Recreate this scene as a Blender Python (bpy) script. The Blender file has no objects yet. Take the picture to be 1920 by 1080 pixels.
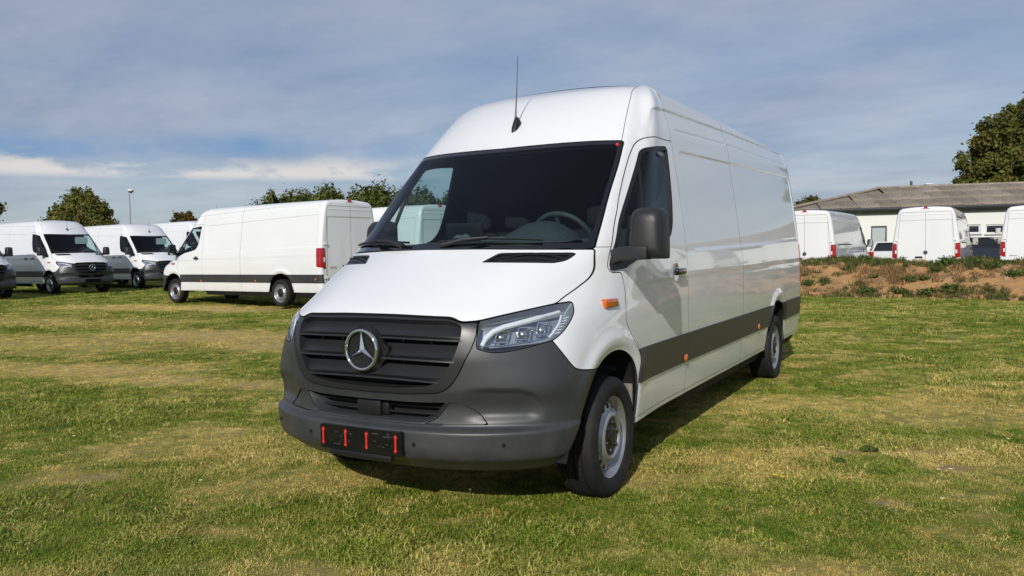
import bpy, bmesh, math, random
import numpy as np
from mathutils import Matrix, Vector, noise as mnoise
random.seed(7); np.random.seed(7)
SC = bpy.context.scene
COL = SC.collection
# ------------------------------------------------------------------ camera
cam_d = bpy.data.cameras.new("camera"); cam_o = bpy.data.objects.new("camera", cam_d); COL.objects.link(cam_o)
cam_d.sensor_width = 36; cam_d.lens = 27.74; cam_d.clip_start = .05; cam_d.clip_end = 20000
_yaw, _pitch, _roll = math.radians(-29.647), math.radians(-2.585), math.radians(-1.045)
_fw = Vector((math.sin(_yaw)*math.cos(_pitch), math.cos(_yaw)*math.cos(_pitch), math.sin(_pitch)))
_rt = Vector((math.cos(_yaw), -math.sin(_yaw), 0)); _up = _rt.cross(_fw)
_r2 = _rt*math.cos(_roll)+_up*math.sin(_roll); _u2 = -_rt*math.sin(_roll)+_up*math.cos(_roll)
CAM = Vector((2.6483, -4.0774, 1.3870))
cam_o.matrix_world = Matrix(((_r2.x, _u2.x, -_fw.x, CAM.x), (_r2.y, _u2.y, -_fw.y, CAM.y), (_r2.z, _u2.z, -_fw.z, CAM.z), (0, 0, 0, 1)))
SC.camera = cam_o
def pix(px, py, depth):
    """world point at a given depth along the view through a pixel of the 1920x1080 frame (layout helper)"""
    return CAM + (_fw + _r2*((px-960)/1479.46) - _u2*((py-540)/1479.46))*depth
# ------------------------------------------------------------------ sun, sky, exposure
SUN = Vector((-.26, 1.05, -.59)).normalized()          # the way the sunlight travels
sun_d = bpy.data.lights.new("sun", 'SUN'); sun_d.energy = 3.7; sun_d.angle = math.radians(.55); sun_d.color = (1, .955, .88)
sun_o = bpy.data.objects.new("sun", sun_d); COL.objects.link(sun_o)
sun_o.rotation_euler = SUN.to_track_quat('-Z', 'Y').to_euler(); sun_o.location = (0, -20, 30)
wd = bpy.data.worlds.new("World"); SC.world = wd; wd.use_nodes = True
def world_nodes():
    nt = wd.node_tree; N = nt.nodes; L = nt.links; bg = N['Background']
    sk = N.new('ShaderNodeTexSky'); sk.sky_type = 'NISHITA'; sk.sun_disc = False
    sk.sun_elevation = math.asin(-SUN.z); sk.sun_rotation = math.atan2(-SUN.x, -SUN.y)
    sk.air_density = 1.0; sk.dust_density = .35; sk.ozone_density = 2.2; sk.altitude = 150
    tc = N.new('ShaderNodeTexCoord'); sx = N.new('ShaderNodeSeparateXYZ'); L.new(tc.outputs['Generated'], sx.inputs[0])
    def mth(op, a, b=None, c=None, clamp=False):
        n = N.new('ShaderNodeMath'); n.operation = op; n.use_clamp = clamp
        for i, v in enumerate((a, b, c)):
            if v is None: continue
            if isinstance(v, (int, float)): n.inputs[i].default_value = v
            else: L.new(v, n.inputs[i])
        return n.outputs[0]
    # clouds lie on a flat deck overhead: direction / height
    h = mth('MAXIMUM', sx.outputs[2], .0); hh = mth('ADD', h, .11)
    u = mth('DIVIDE', sx.outputs[0], hh); v = mth('DIVIDE', sx.outputs[1], hh)
    cb = N.new('ShaderNodeCombineXYZ'); L.new(u, cb.inputs[0]); L.new(v, cb.inputs[1])
    rot = N.new('ShaderNodeMapping'); rot.inputs['Rotation'].default_value = (0, 0, math.radians(34)); rot.inputs['Scale'].default_value = (.72, 1.05, 1); rot.inputs['Location'].default_value = CLOUD_LOC
    L.new(cb.outputs[0], rot.inputs[0])
    def noise(scale, det, rough, dist=0, src=rot.outputs[0]):
        n = N.new('ShaderNodeTexNoise'); n.inputs['Scale'].default_value = scale; n.inputs['Detail'].default_value = det
        n.inputs['Roughness'].default_value = rough; n.inputs['Distortion'].default_value = dist; L.new(src, n.inputs['Vector']); return n.outputs[0]
    def ramp(src, pts):
        r = N.new('ShaderNodeValToRGB'); e = r.color_ramp.elements
        while len(e) > 1: e.remove(e[-1])
        e[0].position, e[0].color = pts[0][0], (*pts[0][1], 1)
        for p, c in pts[1:]: k = e.new(p); k.color = (*c, 1)
        L.new(src, r.inputs[0]); return r.outputs[0]
    def mix(fac, a, b):
        m = N.new('ShaderNodeMix'); m.data_type = 'RGBA'
        L.new(fac, m.inputs[0])
        for i, q in ((6, a), (7, b)):
            if isinstance(q, tuple): m.inputs[i].default_value = (*q, 1)
            else: L.new(q, m.inputs[i])
        return m.outputs[2]
    veil = ramp(noise(.62, 7, .55, .35), [(.30, (.40,)*3), (.50, (.70,)*3), (.68, (.95,)*3)])
    tone = ramp(noise(1.15, 6, .6, .2), [(.34, VEIL_DARK), (.64, VEIL_LITE)])
    col = mix(veil, sk.outputs[0], tone)
    # open band low down, where blue sky and small cumulus heaps show
    # (they lie in the north-west, left of the van, beyond the edge of the veil)
    az = mth('ARCTAN2', sx.outputs[0], sx.outputs[1])
    wob = mth('MULTIPLY', mth('SUBTRACT', noise(2.2, 4, .5, 0, tc.outputs['Generated']), .5), .055)
    hw = mth('ADD', h, wob)
    def win(src, a, b, c, d): return ramp(mth('MULTIPLY_ADD', src, 1/(2*math.pi), .5) if src is az else src, [(a, (0,)*3), (b, (1,)*3), (c, (1,)*3), (d, (0,)*3)])
    A = lambda deg: deg/360+.5
    gap = mth('MULTIPLY', win(hw, .112, .124, .133, .150), win(az, A(-86), A(-66), A(-42), A(-30)))
    gap = mth('MULTIPLY', gap, ramp(noise(5.0, 4, .55, .2, tc.outputs['Generated']), [(.40, (.0,)*3), (.60, (.85,)*3)]))
    col = mix(gap, col, BLUE_LOW)
    mp = N.new('ShaderNodeMapping'); mp.inputs['Scale'].default_value = (1, 1, 3.0); mp.inputs['Location'].default_value = CUM_LOC; L.new(tc.outputs['Generated'], mp.inputs[0])
    cum = ramp(noise(9.5, 7, .6, .25, mp.outputs[0]), [(.40, (0,)*3), (.53, (.92,)*3)])
    # flat undersides, ragged tops
    hc = mth('ADD', h, mth('MULTIPLY', mth('SUBTRACT', noise(11, 6, .6, 0, tc.outputs['Generated']), .5), .030))
    cb_ = mth('MULTIPLY', win(h, .0905, .0965, .30, .31), win(hc, -.1, 0, .104, .122))
    cm = mth('MULTIPLY', mth('MULTIPLY', cum, cb_), win(az, A(-92), A(-74), A(-40), A(-33)))
    col = mix(cm, col, CUM_LITE)
    L.new(col, bg.inputs[0]); bg.inputs[1].default_value = .093
CLOUD_LOC = (3.1, 1.7, 0); CUM_LOC = (0.35, .2, 0)
VEIL_DARK = (2.75, 3.5, 5.1); VEIL_LITE = (5.0, 5.3, 6.3); BLUE_LOW = (2.0, 3.7, 6.3); CUM_LITE = (8.2, 7.9, 7.7)
world_nodes()
SC.view_settings.view_transform = 'Standard'; SC.view_settings.look = 'None'; SC.view_settings.exposure = -.06; SC.view_settings.gamma = 1
# ------------------------------------------------------------------ numpy mesh tools
def spl(t, y, tn, bc=None):
    """cubic spline through (t,y) sampled at tn; y may be (n,k)"""
    t = np.asarray(t, float); y = np.asarray(y, float); n = len(t)
    h = np.diff(t); A = np.zeros((n, n)); sh = (n,) + y.shape[1:]; b = np.zeros(sh)
    A[0, 0] = A[-1, -1] = 1
    for i in range(1, n-1):
        A[i, i-1] = h[i-1]; A[i, i] = 2*(h[i-1]+h[i]); A[i, i+1] = h[i]
        b[i] = 6*((y[i+1]-y[i])/h[i] - (y[i]-y[i-1])/h[i-1])
    m = np.linalg.solve(A, b)
    k = np.clip(np.searchsorted(t, tn)-1, 0, n-2)
    d = (tn-t[k]); H = h[k]
    if y.ndim > 1: d = d[:, None]; H = H[:, None]
    return y[k] + d*((y[k+1]-y[k])/H - H*(2*m[k]+m[k+1])/6) + d*d*m[k]/2 + d**3*(m[k+1]-m[k])/(6*H)

def pchip(t, y, tn):
    t = np.asarray(t, float); y = np.asarray(y, float); h = np.diff(t)
    one = y.ndim == 1
    if one: y = y[:, None]
    h2 = h[:, None]; dl = np.diff(y, axis=0)/h2; m = np.zeros_like(y)
    a, b = dl[:-1], dl[1:]; w1 = 2*h2[1:]+h2[:-1]; w2 = h2[1:]+2*h2[:-1]
    with np.errstate(divide='ignore', invalid='ignore'):
        hm = (w1+w2)/(w1/a+w2/b)
    m[1:-1] = np.where(a*b > 0, hm, 0); m[0] = dl[0]; m[-1] = dl[-1]
    k = np.clip(np.searchsorted(t, tn)-1, 0, len(t)-2); H = h[k][:, None]; s = ((tn-t[k])/h[k])[:, None]
    r = ((1+2*s)*(1-s)**2*y[k] + s*(1-s)**2*H*m[k] + s*s*(3-2*s)*y[k+1] + s*s*(s-1)*H*m[k+1])
    return r[:, 0] if one else r

def sstep(a, b, x):
    t = np.clip((x-a)/(b-a), 0, 1); return t*t*(3-2*t)

class Mesh:
    nr = 0
    def __init__(s, V, N, F): s.V = np.asarray(V, float); s.N = np.asarray(N, float); s.F = np.asarray(F, int).reshape(-1, 3)

def grid_normals(P):
    a = np.gradient(P, axis=0); b = np.gradient(P, axis=1)
    n = np.cross(b, a); return n/np.maximum(np.linalg.norm(n, axis=2, keepdims=True), 1e-12)

def grid_mesh(P, flip=False):
    r, c = P.shape[:2]; N = grid_normals(P)
    i = np.arange(r*c).reshape(r, c)
    a, b, cc, d = i[:-1, :-1].ravel(), i[:-1, 1:].ravel(), i[1:, 1:].ravel(), i[1:, :-1].ravel()
    F = np.concatenate([np.stack([a, b, cc], 1), np.stack([a, cc, d], 1)])
    if flip: F = F[:, ::-1]; N = -N
    return Mesh(P.reshape(-1, 3), N.reshape(-1, 3), F)

def compact(V, N, F):
    u, inv = np.unique(F, return_inverse=True)
    return Mesh(V[u], N[u], inv.reshape(-1, 3))

def clip(M, f):
    """part of M where f < 0, cut exactly along f = 0"""
    F = M.F; s = f < 0; cnt = s[F].sum(1)
    keep = F[cnt == 3]; n = len(M.V)
    T = F[(cnt == 1) | (cnt == 2)]
    if len(T) == 0: return compact(M.V, M.N, keep)
    sT = s[T]; one = sT.sum(1) == 1
    k = np.where(one, sT.argmax(1), (~sT).argmax(1))
    ar = np.arange(len(T)); A = T[ar, k]; B = T[ar, (k+1) % 3]; C = T[ar, (k+2) % 3]
    def cut(a, b):
        lo, hi = np.minimum(a, b), np.maximum(a, b); return lo*n+hi
    kab, kac = cut(A, B), cut(A, C)
    keys, inv = np.unique(np.concatenate([kab, kac]), return_inverse=True)
    lo, hi = keys//n, keys % n
    t = (f[lo]/(f[lo]-f[hi]))[:, None]
    NV = M.V[lo]*(1-t)+M.V[hi]*t; NN = M.N[lo]*(1-t)+M.N[hi]*t
    NN /= np.maximum(np.linalg.norm(NN, axis=1, keepdims=True), 1e-12)
    ab = n+inv[:len(T)]; ac = n+inv[len(T):]
    F1 = np.stack([A, ab, ac], 1)[one]
    o = ~one
    F2 = np.stack([ab, B, C], 1)[o]; F3 = np.stack([ab, C, ac], 1)[o]
    return compact(np.concatenate([M.V, NV]), np.concatenate([M.N, NN]), np.concatenate([keep, F1, F2, F3]))

def sdf(P, poly):
    """signed distance of points (n,2) to a closed polygon, negative inside"""
    poly = np.asarray(poly, float); P = np.asarray(P, float)
    d = np.full(len(P), 1e18); ins = np.zeros(len(P), bool)
    for a, b in zip(poly, np.roll(poly, -1, 0)):
        e = b-a; w = P-a; t = np.clip((w@e)/max(e@e, 1e-18), 0, 1)
        q = w-t[:, None]*e; d = np.minimum(d, (q*q).sum(1))
        c = (a[1] > P[:, 1]) != (b[1] > P[:, 1])
        if c.any():
            xi = a[0]+(P[:, 1]-a[1])*(b[0]-a[0])/((b[1]-a[1]) if b[1] != a[1] else 1e-18)
            ins ^= c & (P[:, 0] < xi)
    d = np.sqrt(d); return np.where(ins, -d, d)

def pdist(P, line):
    line = np.asarray(line, float); P = np.asarray(P, float); d = np.full(len(P), 1e18)
    for a, b in zip(line[:-1], line[1:]):
        e = b-a; w = P-a; t = np.clip((w@e)/max(e@e, 1e-18), 0, 1)
        q = w-t[:, None]*e; d = np.minimum(d, (q*q).sum(1))
    return np.sqrt(d)

def rnd(poly, r, n=5):
    """round the corners of a closed polygon (r: one radius or one per corner)"""
    poly = np.asarray(poly, float); m = len(poly); r = np.broadcast_to(r, (m,)); out = []
    for i in range(m):
        p, a, b = poly[i], poly[i-1], poly[(i+1) % m]
        la, lb = np.linalg.norm(a-p), np.linalg.norm(b-p)
        u, v = (a-p)/la, (b-p)/lb
        k = min(r[i], la*.48, lb*.48)
        if k <= 1e-6: out.append(p); continue
        for t in np.linspace(0, 1, n):
            out.append((p+u*k)*(1-t)**2 + 2*p*t*(1-t) + (p+v*k)*t*t)
    return np.array(out)

def boundary(M, skip_center=True):
    E = np.concatenate([M.F[:, [0, 1]], M.F[:, [1, 2]], M.F[:, [2, 0]]])
    k = np.minimum(E[:, 0], E[:, 1])*len(M.V)+np.maximum(E[:, 0], E[:, 1])
    u, idx, c = np.unique(k, return_index=True, return_counts=True)
    B = E[idx[c == 1]]
    if skip_center: B = B[~((abs(M.V[B[:, 0], 0]) < 1e-5) & (abs(M.V[B[:, 1], 0]) < 1e-5))]
    return B

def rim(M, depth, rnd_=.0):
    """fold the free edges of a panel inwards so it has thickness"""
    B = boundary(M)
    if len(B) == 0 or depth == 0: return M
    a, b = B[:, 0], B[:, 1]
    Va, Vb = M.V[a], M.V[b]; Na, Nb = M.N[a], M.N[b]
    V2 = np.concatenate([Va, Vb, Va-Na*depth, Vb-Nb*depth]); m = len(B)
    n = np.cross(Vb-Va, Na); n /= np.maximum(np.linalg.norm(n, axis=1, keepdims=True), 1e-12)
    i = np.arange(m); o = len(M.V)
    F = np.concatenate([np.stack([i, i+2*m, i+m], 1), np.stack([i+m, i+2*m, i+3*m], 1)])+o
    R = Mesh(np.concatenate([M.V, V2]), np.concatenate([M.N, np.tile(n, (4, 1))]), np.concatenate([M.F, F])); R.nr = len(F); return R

def mirror(M):
    s = np.array([-1, 1, 1.]); R = Mesh(M.V*s, M.N*s, M.F[:, ::-1]); R.nr = M.nr; return R

def join(*Ms):
    V, N, F, o = [], [], [], 0
    for M in Ms: V.append(M.V); N.append(M.N); F.append(M.F+o); o += len(M.V)
    return Mesh(np.concatenate(V), np.concatenate(N), np.concatenate(F))

def both(M): return join(M, mirror(M))

def offset(M, d): return Mesh(M.V-M.N*d, M.N, M.F)

# ------------------------------------------------------------------ body surface of the van
# van coordinates: x to the vehicle's left, y to the rear (front axle at 0), z up
ZW = [.20, .28, .33, .38, .57, .70, .80, .92, 1.04, 1.19, 1.34, 1.49, 1.69, 1.86, 2.02, 2.15, 2.22, 2.30, 2.38, 2.45, 2.505, 2.54]
XW = [.86, .915, .94, .953, .973, .982, .988, .993, .994, .991, .982, .967, .941, .919, .893, .873, .862, .847, .826, .800, .765, .715]
def width(z): return spl(ZW, XW, np.atleast_1d(np.asarray(z, float)))
ROOF = [(.0, 2.610), (.2, 2.606), (.4, 2.594), (.55, 2.579), (.64, 2.566), (.70, 2.550)]
def W(z): return float(width(z)[0])
# rows of the front end, each from the centre line round to the B-pillar
def row(z, pts, side, zs=None):
    r = [(x, y, z if zs is None else zs[i]) for i, (x, y) in enumerate(pts)]
    zz = z if zs is None else zs[-1]
    return r + [(W(zz)+dx, y, zz) for (y, dx) in side]
SD = [(.30, 0), (.78, 0), (1.335, 0)]
def sd(a): return [(.30, -a), (.78, -a*.2), (1.335, 0)]
ROWS = [
 row(.24, [(0, -.77), (.35, -.755), (.55, -.70), (.72, -.60), (.835, -.47), (.90, -.33)], sd(-.03)),
 row(.305, [(0, -.872), (.35, -.855), (.575, -.788), (.75, -.680), (.872, -.545), (.935, -.36)], sd(-.035)),
 row(.355, [(0, -.945), (.35, -.923), (.60, -.848), (.782, -.735), (.908, -.595), (.960, -.37)], sd(-.03)),
 row(.385, [(0, -.990), (.35, -.966), (.615, -.886), (.805, -.766), (.930, -.62), (.974, -.38)], sd(-.028)),
 row(.44, [(0, -1.005), (.35, -.980), (.62, -.897), (.81, -.775), (.94, -.625), (.982, -.38)], sd(-.025)),
 row(.512, [(0, -1.003), (.35, -.978), (.625, -.897), (.815, -.776), (.945, -.627), (.986, -.38)], sd(-.022)),
 row(.543, [(0, -.958), (.35, -.934), (.60, -.856), (.785, -.748), (.926, -.615), (.983, -.38)], sd(-.02)),
 row(.62, [(0, -.950), (.35, -.926), (.597, -.850), (.782, -.746), (.925, -.615), (.984, -.38)], sd(-.016)),
 row(.72, [(0, -.968), (.35, -.945), (.605, -.872), (.795, -.765), (.938, -.62), (.986, -.38)], sd(-.012)),
 row(.85, [(0, -.975), (.35, -.950), (.60, -.872), (.785, -.752), (.925, -.60), (.978, -.38)], sd(-.002)),
 row(.97, [(0, -.962), (.35, -.936), (.59, -.855), (.77, -.725), (.905, -.56), (.965, -.35)], sd(.004)),
 row(1.045, [(0, -.940), (.34, -.915), (.575, -.830), (.75, -.69), (.885, -.51), (.952, -.29)], sd(.008)),
 row(1.09, [(0, -.900), (.34, -.870), (.57, -.785), (.735, -.635), (.865, -.44), (.938, -.23)], sd(.012)),
 row(1.15, [(0, -.815), (.34, -.785), (.565, -.695), (.73, -.54), (.848, -.33), (.923, -.13)], sd(.014)),
 row(1.24, [(0, -.670), (.35, -.635), (.57, -.55), (.735, -.395), (.845, -.20), (.918, -.01)], sd(.014)),
 row(1.33, [(0, -.520), (.37, -.475), (.59, -.385), (.75, -.235), (.860, -.07), (.924, .10)], sd(.012)),
 row(1.41, [(0, -.395), (.38, -.335), (.60, -.25), (.76, -.115), (.872, .025), (.925, .15)], [(.36, -.008), (.78, 0), (1.335, 0)]),
 row(1.55, [(0, -.215), (.37, -.160), (.60, -.07), (.755, .050), (.860, .165), (.908, .275)], [(.46, -.003), (.80, 0), (1.335, 0)]),
 row(1.75, [(0, .045), (.37, .090), (.59, .160), (.74, .255), (.838, .350), (.881, .450)], [(.60, 0), (.88, 0), (1.335, 0)]),
 row(1.95, [(0, .305), (.37, .340), (.58, .398), (.72, .467), (.812, .550), (.853, .640)], [(.77, 0), (.98, 0), (1.335, 0)]),
 row(2.065, [(0, .450), (.37, .480), (.57, .532), (.71, .592), (.797, .665), (.837, .745)], [(.86, 0), (1.04, 0), (1.335, 0)]),
 row(2.20, [(0, .605), (.36, .632), (.55, .678), (.685, .732), (.770, .800), (.812, .870)], [(.96, 0), (1.12, 0), (1.335, 0)]),
 row(2.33, [(0, .765), (.35, .788), (.53, .828), (.655, .876), (.738, .935), (.778, .995)], [(1.06, -.003), (1.18, 0), (1.335, 0)]),
 row(2.43, [(0, .905), (.34, .925), (.51, .958), (.625, .998), (.703, .1+.945), (.745, 1.098)], [(1.145, -.010), (1.235, -.003), (1.335, 0)]),
 row(2.51, [(0, 1.055), (.33, 1.07), (.49, 1.095), (.60, 1.125), (.668, 1.162), (.705, 1.20)], [(1.235, -.022), (1.285, -.010), (1.335, 0)], zs=[2.515, 2.514, 2.512, 2.508, 2.504, 2.500]),
 [(0, 1.335, 2.596), (.30, 1.335, 2.588), (.45, 1.335, 2.578), (.56, 1.335, 2.569), (.63, 1.335, 2.562), (.665, 1.335, 2.558), (.69, 1.335, 2.555), (.705, 1.335, 2.551), (.715, 1.335, W(2.54)*0+2.545)],
]
def front_surface(nr=300, nc=220):
    R = np.array(ROWS)                                   # rows, 9 columns, 3
    # row parameter: mean chord length
    d = np.linalg.norm(np.diff(R, axis=0), axis=2)[:, [0, 2, 4]].mean(1)
    t = np.concatenate([[0], np.cumsum(d)])
    tn = np.linspace(0, t[-1], nr)
    # resample in rows first (smooth spline for the shape, pchip keeps the bumper step crisp)
    A = spl(t, R.reshape(len(R), -1), tn); B = pchip(t, R.reshape(len(R), -1), tn)
    k = sstep(t[9], t[10], tn)[:, None]
    Q = (A*k + B*(1-k)).reshape(nr, -1, 3)
    out = np.zeros((nr, nc, 3))
    for i in range(nr):
        q = Q[i]; m = q[1:4][::-1]*np.array([-1, 1, 1]); e = np.concatenate([m, q])
        L = np.concatenate([[0], np.cumsum(np.linalg.norm(np.diff(e, axis=0), axis=1)**.75)])
        L -= L[3]
        s = np.linspace(0, 1, nc)
        out[i] = spl(L, e, s*L[-1])
        out[i, 0, 0] = 0
    return out
# ------------------------------------------------------------------ materials
MAT = {}
def pm(name, col, rough=.5, metal=0., coat=0., spec=.5, noise=None, bump=None, emis=None, trans=0., alpha=None, ior=1.45, coatr=.03):
    """principled material; noise=(scale, second colour, contrast lo, hi); bump=(scale, strength, distance)"""
    m = bpy.data.materials.new(name); m.use_nodes = True; MAT[name] = m
    nt = m.node_tree; b = nt.nodes['Principled BSDF']
    b.inputs['Base Color'].default_value = (*col, 1); b.inputs['Roughness'].default_value = rough; b.inputs['Metallic'].default_value = metal
    b.inputs['Coat Weight'].default_value = coat; b.inputs['Coat Roughness'].default_value = coatr; b.inputs['Specular IOR Level'].default_value = spec
    b.inputs['Transmission Weight'].default_value = trans; b.inputs['IOR'].default_value = ior
    if emis: b.inputs['Emission Color'].default_value = (*emis[0], 1); b.inputs['Emission Strength'].default_value = emis[1]
    tc = nt.nodes.new('ShaderNodeTexCoord')
    if noise:
        n = nt.nodes.new('ShaderNodeTexNoise'); n.inputs['Scale'].default_value = noise[0]; n.inputs['Detail'].default_value = 5; n.inputs['Roughness'].default_value = .6
        nt.links.new(tc.outputs['Object'], n.inputs['Vector'])
        r = nt.nodes.new('ShaderNodeMapRange'); r.inputs[1].default_value = noise[2]; r.inputs[2].default_value = noise[3]; nt.links.new(n.outputs[0], r.inputs[0])
        x = nt.nodes.new('ShaderNodeMix'); x.data_type = 'RGBA'; x.inputs[6].default_value = (*col, 1); x.inputs[7].default_value = (*noise[1], 1)
        nt.links.new(r.outputs[0], x.inputs[0]); nt.links.new(x.outputs[2], b.inputs['Base Color'])
    if bump:
        n = nt.nodes.new('ShaderNodeTexNoise'); n.inputs['Scale'].default_value = bump[0]; n.inputs['Detail'].default_value = 3
        nt.links.new(tc.outputs['Object'], n.inputs['Vector'])
        u = nt.nodes.new('ShaderNodeBump'); u.inputs['Strength'].default_value = bump[1]; u.inputs['Distance'].default_value = bump[2]
        nt.links.new(n.outputs[0], u.inputs['Height']); nt.links.new(u.outputs[0], b.inputs['Normal'])
    return m
def glass_mat(name, tint, refl=1.0, rough=.0):
    """thin pane: tinted see-through plus a fresnel reflection"""
    m = bpy.data.materials.new(name); m.use_nodes = True; MAT[name] = m
    nt = m.node_tree; N = nt.nodes; L = nt.links; N.remove(N['Principled BSDF']); out = N['Material Output']
    t = N.new('ShaderNodeBsdfTransparent'); t.inputs[0].default_value = (*tint, 1)
    g = N.new('ShaderNodeBsdfGlossy'); g.inputs['Roughness'].default_value = rough; g.inputs[0].default_value = (.92*refl, .95*refl, refl, 1)
    f = N.new('ShaderNodeFresnel'); x = N.new('ShaderNodeMixShader')
    ge = N.new('ShaderNodeNewGeometry'); mr = N.new('ShaderNodeMapRange'); mr.inputs[3].default_value = 1.5; mr.inputs[4].default_value = 1/1.5   # same reflection from either face
    L.new(ge.outputs['Backfacing'], mr.inputs[0]); L.new(mr.outputs[0], f.inputs[0])
    L.new(f.outputs[0], x.inputs[0]); L.new(t.outputs[0], x.inputs[1]); L.new(g.outputs[0], x.inputs[2]); L.new(x.outputs[0], out.inputs[0]); return m
pm('paint', (.79, .798, .808), .30, coat=1.0, spec=.5, noise=(1.3, (.76, .768, .776), .35, .75), bump=(2.6, .05, .02))
pm('plastic', (.029, .0312, .0350), .42, spec=.8, noise=(3.0, (.036, .0382, .0420), .35, .7), bump=(620, .25, .0012))
pm('grille_plastic', (.019, .0195, .0215), .36, spec=.6, bump=(500, .1, .001))
pm('plastic_black', (.012, .012, .013), .38, bump=(500, .15, .001))
pm('gloss_black', (.006, .006, .008), .08, coat=.6)
pm('rubber', (.009, .009, .009), .75, noise=(14, (.024, .021, .017), .5, .8), bump=(160, .4, .002))
pm('rubber_seal', (.008, .008, .009), .5)
pm('seam_shade', (.02, .02, .021), .8)
pm('well', (.006, .006, .006), .9)
pm('steel', (.40, .41, .43), .34, metal=.65, noise=(9, (.31, .31, .32), .4, .7))
pm('mirror_plastic', (.019, .0195, .021), .45, spec=.6, bump=(620, .25, .0012))
pm('chrome', (.82, .83, .85), .07, metal=1)
pm('lamp_chrome', (.62, .65, .70), .16, metal=1)
pm('lamp_dark', (.36, .39, .43), .28, metal=.45)
pm('lamp_black', (.012, .013, .016), .2)
pm('lamp_white', (.75, .78, .80), .2, coat=.5)
pm('orange', (.62, .15, .012), .2, coat=1, noise=(60, (.42, .07, .005), .4, .7))
pm('red_lens', (.42, .008, .012), .15, coat=1, noise=(30, (.24, .004, .008), .4, .7))
pm('red_arrow', (.72, .03, .02), .4)
pm('dash', (.048, .056, .060), .6, noise=(20, (.034, .042, .046), .4, .7), bump=(300, .2, .001))
pm('seat_fabric', (.010, .010, .012), .9, bump=(240, .4, .002))
pm('lining', (.008, .0085, .011), .8)
pm('headliner', (.11, .12, .125), .7)
pm('marking', (.17, .21, .23), .8)
pm('pale_sheet', (.72, .73, .72), .6)
pm('mirror_glass', (.7, .72, .74), .03, metal=1)
pm('door_hinge', (.70, .70, .69), .4, coat=.3)
pm('dusty_plastic', (.16, .145, .125), .9, noise=(12, (.24, .21, .18), .4, .7))
glass_mat('windshield_glass', (.66, .79, .79), .5)
glass_mat('side_glass', (.80, .92, .90), .5)
glass_mat('lens_glass', (.93, .95, .97))
def road_dust():
    """thin film of field dust and splashes on the lower panels"""
    for nm, top, amt, colr in (('paint', .62, .32, (.36, .32, .25)), ('plastic', .62, .30, (.16, .14, .11)), ('plastic', 1.3, .10, (.14, .13, .11))):
        m = MAT[nm]; nt = m.node_tree; N = nt.nodes; L = nt.links; b = N['Principled BSDF']; src = b.inputs['Base Color'].links[0].from_socket
        tc = N.new('ShaderNodeTexCoord'); sx = N.new('ShaderNodeSeparateXYZ'); L.new(tc.outputs['Object'], sx.inputs[0])
        a = N.new('ShaderNodeMapRange'); a.inputs[1].default_value = top; a.inputs[2].default_value = top-.34; L.new(sx.outputs[2], a.inputs[0])
        n = N.new('ShaderNodeTexNoise'); n.inputs['Scale'].default_value = 7; n.inputs['Detail'].default_value = 9; n.inputs['Roughness'].default_value = .72; L.new(tc.outputs['Object'], n.inputs['Vector'])
        r = N.new('ShaderNodeMapRange'); r.inputs[1].default_value = .42; r.inputs[2].default_value = .80; L.new(n.outputs[0], r.inputs[0])
        k = N.new('ShaderNodeMath'); k.operation = 'MULTIPLY'; L.new(a.outputs[0], k.inputs[0]); L.new(r.outputs[0], k.inputs[1]); k2 = N.new('ShaderNodeMath'); k2.operation = 'MULTIPLY'; L.new(k.outputs[0], k2.inputs[0]); k2.inputs[1].default_value = amt
        x = N.new('ShaderNodeMix'); x.data_type = 'RGBA'; L.new(k2.outputs[0], x.inputs[0]); L.new(src, x.inputs[6]); x.inputs[7].default_value = (*colr, 1); L.new(x.outputs[2], b.inputs['Base Color'])
road_dust()
# ------------------------------------------------------------------ object helpers
def set_tags(o, label=None, cat=None, group=None, kind=None):
    for k, v in (('label', label), ('category', cat), ('group', group), ('kind', kind)):
        if v: o[k] = v
    return o
def link(o, parent=None):
    COL.objects.link(o)
    if parent is not None: o.parent = parent
    return o
def mobj(name, M, mat, parent=None):
    """object from a numpy Mesh with its own smooth normals"""
    me = bpy.data.meshes.new(name); nv, nf = len(M.V), len(M.F)
    me.vertices.add(nv); me.vertices.foreach_set('co', M.V.astype(np.float32).ravel())
    me.loops.add(nf*3); me.loops.foreach_set('vertex_index', M.F.astype(np.int32).ravel())
    me.polygons.add(nf); me.polygons.foreach_set('loop_start', np.arange(nf, dtype=np.int32)*3)
    try: me.polygons.foreach_set('loop_total', np.full(nf, 3, dtype=np.int32))
    except Exception: pass
    me.polygons.foreach_set('use_smooth', np.ones(nf, bool)); me.update(calc_edges=True)
    me.normals_split_custom_set_from_vertices(M.N.astype(np.float32))
    me.materials.append(MAT[mat])
    if mat == 'paint' and M.nr:          # folded panel edges coloured dark, standing in for shade in the gaps
        me.materials.append(MAT['seam_shade']); mi = np.zeros(nf, np.int32); mi[-M.nr:] = 1; me.polygons.foreach_set('material_index', mi)
    return link(bpy.data.objects.new(name, me), parent)
def bobj(name, bm, mat, parent=None, smooth=True, angle=40):
    bmesh.ops.recalc_face_normals(bm, faces=bm.faces)
    me = bpy.data.meshes.new(name); bm.to_mesh(me); bm.free()
    if smooth:
        me.polygons.foreach_set('use_smooth', np.ones(len(me.polygons), bool))
        me.set_sharp_from_angle(angle=math.radians(angle))
    me.materials.append(MAT[mat]); return link(bpy.data.objects.new(name, me), parent)
def empty(name, loc=(0, 0, 0), rz=0):
    o = bpy.data.objects.new(name, None); COL.objects.link(o); o.location = loc; o.rotation_euler = (0, 0, rz); o.empty_display_size = .3; return o
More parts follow.
